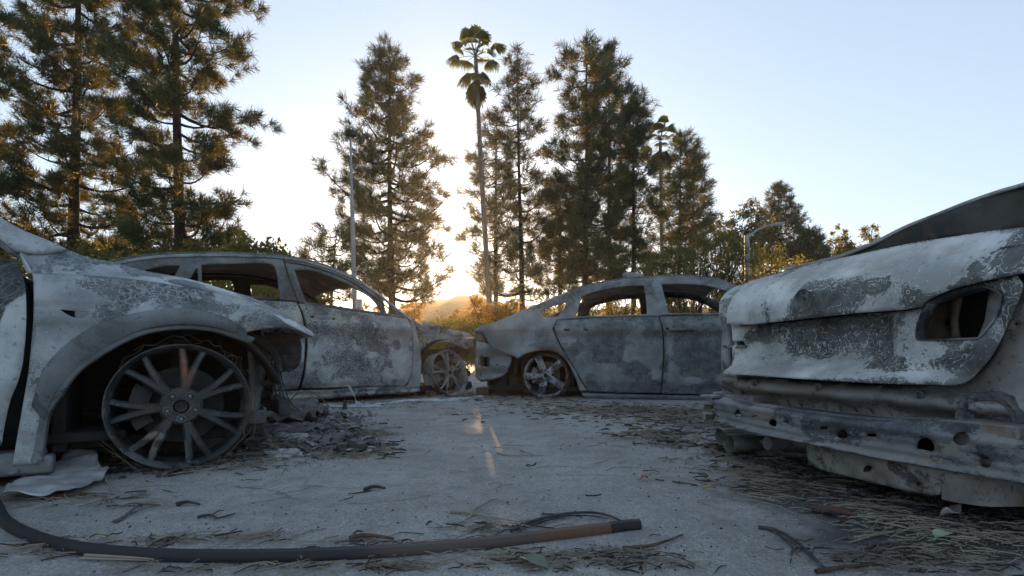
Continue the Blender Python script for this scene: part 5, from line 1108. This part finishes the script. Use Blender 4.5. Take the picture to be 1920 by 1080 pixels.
# solidified aluminium run
M_alu = simple('melted_aluminium', (.30,.33,.36), (.50,.53,.56), 40, .45, .3, b=.7)
l = crv([(530,766),(560,762),(600,762),(650,764),(690,762),(730,757),(770,753),(810,752),(850,750),(885,747),(905,745)], 5); mb = MB(); R_ = random.Random(3)
pts = [gp(*p) for p in l]; mb.tube([p+Vector((0,0,.004)) for p in pts], [R_.uniform(.010,.028) for _ in pts], 8); mb.tube([p+Vector((.02,.05*math.sin(i*.3),.003)) for i, p in enumerate(pts[24:-3])], [R_.uniform(.006,.018) for _ in pts[24:-3]], 6)
o = mb.build('melted_aluminium_run', M_alu, None); tag(o, 'long bright run of melted aluminium on the ground in front of the SUV sill', 'melted metal')
root = empty('metal_shard', gp(676, 764)); tag(root, 'upright pale metal shard standing by the melted aluminium run', 'shard')
mb = MB(); mb.add([(-.06,0,0),(.12,.02,.0),(-.04,.01,.06),(-.10,.02,.20),(-.13,.02,.21),(-.05,.02,.07)], [(0,1,2),(0,2,5),(5,2,3,4)]); mb.add([(-.10,-.02,.004),(.22,.0,.004),(.16,.03,.02),(.02,.05,.03)], [(0,1,2,3)]); o = mb.build('shard_blade', M_alu, root, smooth=False); solid(o, .004)
mb = MB(); mb.tube([(0,0,0),(.005,0,.04),(0,0,.085)], [.018,.02,.012], 7); o = mb.build('melted_post', M_char, None); o.location = gp(646, 768); tag(o, 'stubby black melted post left of the metal shard', 'debris')
# cloth roll on the sedan roof
c = at(1188, 521, 6.3); root = empty('cloth_bundle', (c.x, c.y, c.z)); root.rotation_euler = (0,0,.1); root.scale = (.85,.7,.7); tag(root, 'grey rolled cloth bundle with a dark end resting on the sedan roof', 'bundle')
mb = MB(); mb.tube([(-.15,0,.02),(-.13,0,.03),(0,.0,.035),(.10,.01,.03),(.15,.01,.02)], [.05,.062,.06,.05,.035], 14)
for v in range(len(mb.v)): x, y, z = mb.v[v]; k = mnoise.noise(Vector((x*30, y*25, z*25)))*.012; mb.v[v] = (x, y+k, z+k)
mb.build('cloth_roll', simple('grey_cloth', (.14,.13,.12), (.30,.28,.26), 40, .95, b=.7), root)
mb = MB(); mb.blob((.16,0,.02), .045, 4, .4, 2, (1.1,1,.8)); mb.build('dark_end', simple('dark_cloth', (.025,.015,.02), (.06,.035,.05), 40, .95), root)
# twigs, fronds and leaves one can tell apart
def twig(label, pts, r, mat=None, cat='twig', name='twig', side=()):
    P = [gp(*p) for p in crv(pts, 5)]; o0 = Vector((P[0].x, P[0].y, 0)); mb = MB(); n_ = len(P)
    mb.tube([p-o0+Vector((0,0,r*.9+.0035*math.sin(PI*i/n_))) for i, p in enumerate(P)], [r*(1-.6*i/n_) for i in range(n_)], 6)
    for sp in side:
        Q = [gp(*p) for p in crv(sp, 4)]; mb.tube([q-o0+Vector((0,0,r*.7+.005*math.sin(PI*i/len(Q)))) for i, q in enumerate(Q)], [r*.55*(1-.6*i/len(Q)) for i in range(len(Q))], 5)
    o = mb.build(name, mat or M_twig, None); o.location = o0; return tag(o, label, cat)
twig('pale forked twig at the left, below the torn pale panel', [(215,982),(232,974),(250,960),(262,951),(300,950)], .006, M_mag, side=[[(245,966),(262,962),(300,950)]])
twig('short black bark sliver left of the sunlit patch', [(330,950),(350,947),(374,950)], .008, M_char)
twig('small forked dark twig halfway between the near wheel and the strip', [(370,972),(395,970),(408,976),(440,966)], .005, M_char, side=[[(395,970),(410,963),(420,960)]])
twig('black bark sliver in the open middle of the asphalt', [(684,922),(700,918),(722,920)], .009, M_char)
twig('thin brown twig lying crosswise in mid asphalt', [(932,851),(955,856),(990,856),(1020,856)], .005, M_dneedle, side=[[(975,845),(990,853),(1010,856)]])
twig('long twig with a dark branching tip just behind the strip', [(845,962),(880,966),(930,976),(975,982)], .006, M_dneedle, side=[[(880,966),(905,952),(932,937)],[(875,975),(890,966),(910,958)]])
twig('arched black frond behind the rusted end of the strip', [(960,1000),(990,985),(1040,972),(1090,966),(1130,968),(1168,981)], .006, M_char, 'frond', 'palm_frond', side=[[(970,1002),(1010,985),(1060,975)],[(990,990),(1050,974),(1100,972),(1140,976)],[(1015,966),(1050,970),(1090,972)]])
twig('black double frond arching over the asphalt at lower right', [(1422,992),(1450,997),(1480,1012),(1510,1035),(1545,1068)], .006, M_char, 'frond', 'palm_frond', side=[[(1440,994),(1475,1015),(1500,1035),(1548,1070)],[(1465,1008),(1485,1030),(1482,1060)]])
twig('reddish-brown bark strip along the bottom edge at lower right', [(1530,1076),(1580,1070),(1640,1066),(1690,1061)], .006, simple('red_bark', (.03,.02,.017), (.09,.05,.04), 40, .9), 'bark strip', 'bark_strip')
twig('long pale frond spray across the lower right litter', [(1600,1010),(1650,1005),(1700,998),(1760,985),(1830,978)], .004, M_dneedle, 'frond', 'palm_frond', side=[[(1590,1020),(1660,1003),(1740,994),(1800,990)],[(1640,1000),(1700,1000),(1790,1008)],[(1610,1012),(1640,990),(1645,975)]])
twig('bent twig with pinkish end right of the strip', [(1168,1032),(1200,1031),(1225,1028),(1255,1018),(1280,1006)], .006, None, side=[[(1225,1028),(1190,1045),(1150,1070)]])
twig('brown bud-covered twig at the left end of the strip middle', [(655,1016),(680,1012),(705,1013),(738,1016)], .009, M_twig, side=[[(660,1012),(668,1004),(680,1002)]])
twig('pale needle bundle crossing under the strip at left', [(160,1046),(230,1052),(290,1054)], .006, M_dneedle, 'needles', 'needle_bundle', side=[[(150,1050),(220,1056),(280,1056)]])
twig('brown needle bundle beside the torn pale panel', [(85,937),(130,932),(200,934)], .006, M_twig, 'needles', 'needle_bundle', side=[[(90,940),(150,930),(215,930)]])
twig('pale stalk leaning from the debris toward the near rim', [(180,880),(195,900),(215,925)], .005, M_dneedle)
twig('thin long stalk lying over the SUV wheel', [(800,752),(830,740),(862,722),(889,705)], .006, M_dneedle)
def leaf(label, px, py, size, col, rot, seed):
    c = gp(px, py); mb = MB(); rows = []
    for i in range(7):
        t = i/6; w = .5*math.sin(PI*t)**.8*size*.45+.0008; rows.append([Vector(((t-.5)*size, s_*w, .006+.010*math.sin(PI*t)+abs(s_)*.006)) for s_ in (-1,-.5,0,.5,1)])
    mb.loft(rows); mb.tube([(-.5*size,0,.006),(-.7*size,.01*seed%.03,.004)], .0012, 4)
    o = mb.build('leaf', simple('leaf_'+str(seed), [c_*.7 for c_ in col], col, 30, .7), None); o.location = (c.x, c.y, 0); o.rotation_euler = (0,0,rot); return tag(o, label, 'leaf')
leaf('yellow leaf on the asphalt edge left of the lower right litter', 1331, 921, .05, (.40,.30,.08), .1, 1)
leaf('small orange-red curled leaf in the open asphalt at right', 1208, 901, .035, (.38,.10,.04), .4, 2)
leaf('yellow-brown leaf at the foot of the near wheel', 478, 849, .05, (.20,.15,.05), .6, 3)
leaf('pale green crumpled leaf on the lower right litter', 1768, 1011, .085, (.36,.45,.33), .5, 4)
leaf('long rust-red leaf at the litter edge under the white car', 1560, 966, .14, (.12,.045,.035), -.7, 5)
leaf('pale long leaf just behind the strip left of the sunlit patch', 186, 1013, .045, (.30,.30,.2), .2, 6)
leaf('tan leaf behind the strip, right of the pale long leaf', 308, 1020, .055, (.22,.2,.15), .9, 7)
leaf('grey-green blade leaf below the middle of the strip', 1000, 1062, .10, (.15,.17,.14), -.9, 8)
flat_piece('paper_scrap', 'crumpled white paper scrap on the litter under the white car', 'scrap', [(1762,975),(1778,966),(1795,965),(1802,975),(1790,982),(1770,982)], simple('paper', (.35,.33,.34), (.55,.53,.54), 30, .9), .002, .012, .03, 9, .012)
flat_piece('paper_scrap', 'small pale wrinkled scrap near the red leaf', 'scrap', [(1570,980),(1588,978),(1590,990),(1575,992)], simple('brown_paper', (.16,.13,.13), (.28,.24,.24), 30, .9), .002, .010, .02, 10, .012)
# --- uncountable litter
def litter(name, label, patches, mat, seed, L=(.03,.13), w=.0010, curl=.35, zmax=.014):
    rs = np.random.RandomState(seed); V = []
    for px, py, rx, ry, n, ang in patches:
        c = gp(px, py); rX = rx*c.y/F; rY = abs(gp(px, py-ry).y-gp(px, py+ry).y)*.5 if py-ry > HZ+12 else 1.0
        x = c.x+rs.normal(size=n)*rX*.55; y = c.y+rs.normal(size=n)*rY*.55; ok = y > .55; x = x[ok]; y = y[ok]; n = len(x)
        a = rs.normal(ang, .55, n); l = rs.uniform(L[0], L[1], n)*(1+.0*y); z = rs.uniform(.001, zmax, n)*rs.random_sample(n); cv = rs.normal(0, curl, n); ww = w*rs.uniform(.6,1.5,n)*np.clip(y/1.6, 1, 2.4)
        pts = []
        for k in range(4):
            t = k/3-.5; aa = a+cv*t*2; pts.append(np.stack([x+l*t*np.cos(aa), y+l*t*np.sin(aa), z+.006*(1-4*t*t)*rs.random_sample(n)+(.02*t*(rs.random_sample(n)-.5))], 1))
        s_ = np.stack([-np.sin(a), np.cos(a), np.full(n,.3)], 1)*ww[:,None]; up_ = np.array([[0,0,1]])*ww[:,None]
        for k in range(3):
            q = np.stack([pts[k]-s_, pts[k]+s_, pts[k+1]+s_, pts[k+1]-s_], 1); V.append(q.reshape(-1,3)); q = np.stack([pts[k], pts[k]+up_*1.6, pts[k+1]+up_*1.6, pts[k+1]], 1); V.append(q.reshape(-1,3))
    v = np.concatenate(V); v[:,2] = np.maximum(v[:,2], .0015); o = mesh_np(name, v, np.arange(len(v)).reshape(-1,4), mat, None)
    return tag(o, label, name.split('_')[-1], kind='stuff')
LP = [(1280,785,110,22,434,.1),(1200,772,200,14,434,.05),(1100,765,160,10,186,.1),(1240,820,70,16,161,.1),(1000,750,120,8,124,.1),(1450,860,120,40,235,.2),(1420,905,110,26,117,-.2),(1650,940,160,36,260,-.2),(1780,990,150,40,297,-.1),(1700,1050,160,28,161,.1),(1890,1000,60,70,136,.3),(1350,840,200,60,99,.3),(1000,900,400,120,37,.3),(580,830,110,28,294,.1),(680,845,50,14,126,.1),(400,870,90,12,109,.2),(150,870,90,20,126,.3),(60,940,90,14,33,.1),(250,940,70,20,25,0),(90,1030,90,14,42,.2),(300,1015,110,10,33,.1),(480,1010,70,12,27,.5),(700,1025,90,10,29,.1),(930,995,110,14,50,.25),(1000,1050,180,18,88,.2),(1180,1050,110,20,54,.3),(700,1066,160,10,46,.1),(400,1066,140,8,31,.1),(850,745,90,7,147,.1),(640,760,120,8,109,.05)]
litter('pine_needle_litter', 'dry pine needles and straw scattered over the asphalt', LP, M_dneedle, 1)
litter('scorched_litter', 'scorched needles and fine charred twigs among the straw', [(a, b, c*1.1, d*1.1, int(n*.38), e) for a, b, c, d, n, e in LP], M_bneedle, 2, (.02,.11), .0014, .4, .010)
def grit(name, label, patches, mat, seed, s0, s1):
    rs = np.random.RandomState(seed); V = []; Fc = []; b = 0
    base = np.array([(1,0,-.3),(-.5,.87,-.3),(-.5,-.87,-.3),(.1,.05,.8)]); fc = np.array([(0,1,3),(1,2,3),(2,0,3),(0,2,1)])
    for px, py, rx, ry, n in patches:
        c = gp(px, py); rX = rx*c.y/F; rY = abs(gp(px, py-ry).y-gp(px, py+ry).y)*.5 if py-ry > HZ+12 else 1.0
        x = c.x+rs.normal(size=n)*rX*.6; y = c.y+rs.normal(size=n)*rY*.6; y = np.abs(y-.5)+.5
        s_ = (s0+(s1-s0)*rs.random_sample(n)**4)*np.clip(y/2, 1, 2)
        p = base[None]*rs.uniform(.5,1.5,(n,4,3))*s_[:,None,None]; p[:,:,2] += s_[:,None]*.3; p[:,:,0] += x[:,None]; p[:,:,1] += y[:,None]
        V.append(p.reshape(-1,3)); Fc.append((fc[None]+4*np.arange(n)[:,None,None]).reshape(-1,3)+b); b += 4*n
    o = mesh_np(name, np.concatenate(V), np.concatenate(Fc), mat, None); return tag(o, label, name.split('_')[-1], kind='stuff')
GPt = [(900,860,500,120,900),(1300,900,200,80,400),(1000,960,400,60,500),(600,840,110,30,2600),(330,870,160,20,1100),(120,890,120,22,700),(1500,880,170,40,2400),(1700,960,200,50,3200),(1850,1010,120,60,1500),(1250,790,160,26,1300),(850,750,300,12,1600),(560,780,90,16,900),(300,990,260,50,400),(1150,1040,200,30,400)]
grit('charcoal_grit', 'black charcoal crumbs strewn on the asphalt', [(a, b, c, d, int(n*.55)) for a, b, c, d, n in GPt], M_char, 5, .0008, .0048)
grit('ash_grit', 'pale ash and glass crumbs strewn on the asphalt', [(a, b, c, d, int(n*.35)) for a, b, c, d, n in GPt], M_ash, 6, .0009, .0055)

# heap of burnt fragments ahead of the near wheel, and under the cars
def shards(name, label, patches, mat, seed, s0, s1, hz):
    rs = np.random.RandomState(seed); V = []; n_t = 0
    for px, py, rx, ry, n in patches:
        c = gp(px, py); rX = rx*c.y/F; rY = abs(gp(px, py-ry).y-gp(px, py+ry).y)*.5
        d = rs.normal(size=(n,2))*.55; x = c.x+d[:,0]*rX; y = c.y+d[:,1]*rY; hgt = hz*np.exp(-(d**2).sum(1)*1.6)*rs.random_sample(n)
        a = rs.uniform(0, 6.28, n); t = rs.normal(0, .45, n); s_ = s0+(s1-s0)*rs.random_sample(n)**3; e1 = np.stack([np.cos(a), np.sin(a), t*.7], 1)*s_[:,None]; e2 = np.stack([-np.sin(a), np.cos(a), rs.normal(0,.4,n)], 1)*(s_*rs.uniform(.2,.8,n))[:,None]
        c3 = np.stack([x, y, hgt+.004], 1); mid = c3+e1*.1+e2*.2+np.array([[0,0,1]])*s_[:,None]*.25
        P = [c3-e1-e2*.6, c3+e1*.7-e2, c3+e1*1.1+e2*.7, c3-e1*.6+e2, mid]
        V.append(np.stack(P, 1)); n_t += n
    v = np.concatenate(V).reshape(-1,3); v[:,2] = np.maximum(v[:,2], .0015); b = 5*np.arange(n_t)[:,None,None]; f = (np.array([(0,1,4),(1,2,4),(2,3,4),(3,0,4)])[None]+b).reshape(-1,3)
    o = mesh_np(name, v, f, mat, None); return tag(o, label, name.split('_')[-1], kind='stuff')
HP = [(560,815,80,20,420),(610,835,80,16,340),(520,790,50,14,200),(680,840,40,12,160),(470,840,40,14,130),(640,790,70,14,160)]
shards('burnt_debris', 'dark burnt fragments heaped on the ground ahead of the near wheel', HP, M_mag, 21, .006, .045, .06)
shards('pale_debris', 'pale ash-coated fragments mixed into the heap ahead of the near wheel', [(a, b, c, d, int(n*.35)) for a, b, c, d, n in HP]+[(820,742,60,5,60),(870,742,50,5,50)], M_ash, 22, .005, .030, .06)
shards('charred_debris', 'charred flakes and crusts under the burnt cars', [(140,865,80,16,260),(330,880,120,12,160),(60,890,60,12,120),(830,742,70,6,160),(960,745,80,5,160),(1500,880,110,22,200),(1650,935,140,22,260),(1820,970,120,24,260),(1390,850,50,14,120)], M_char, 23, .004, .028, .02)
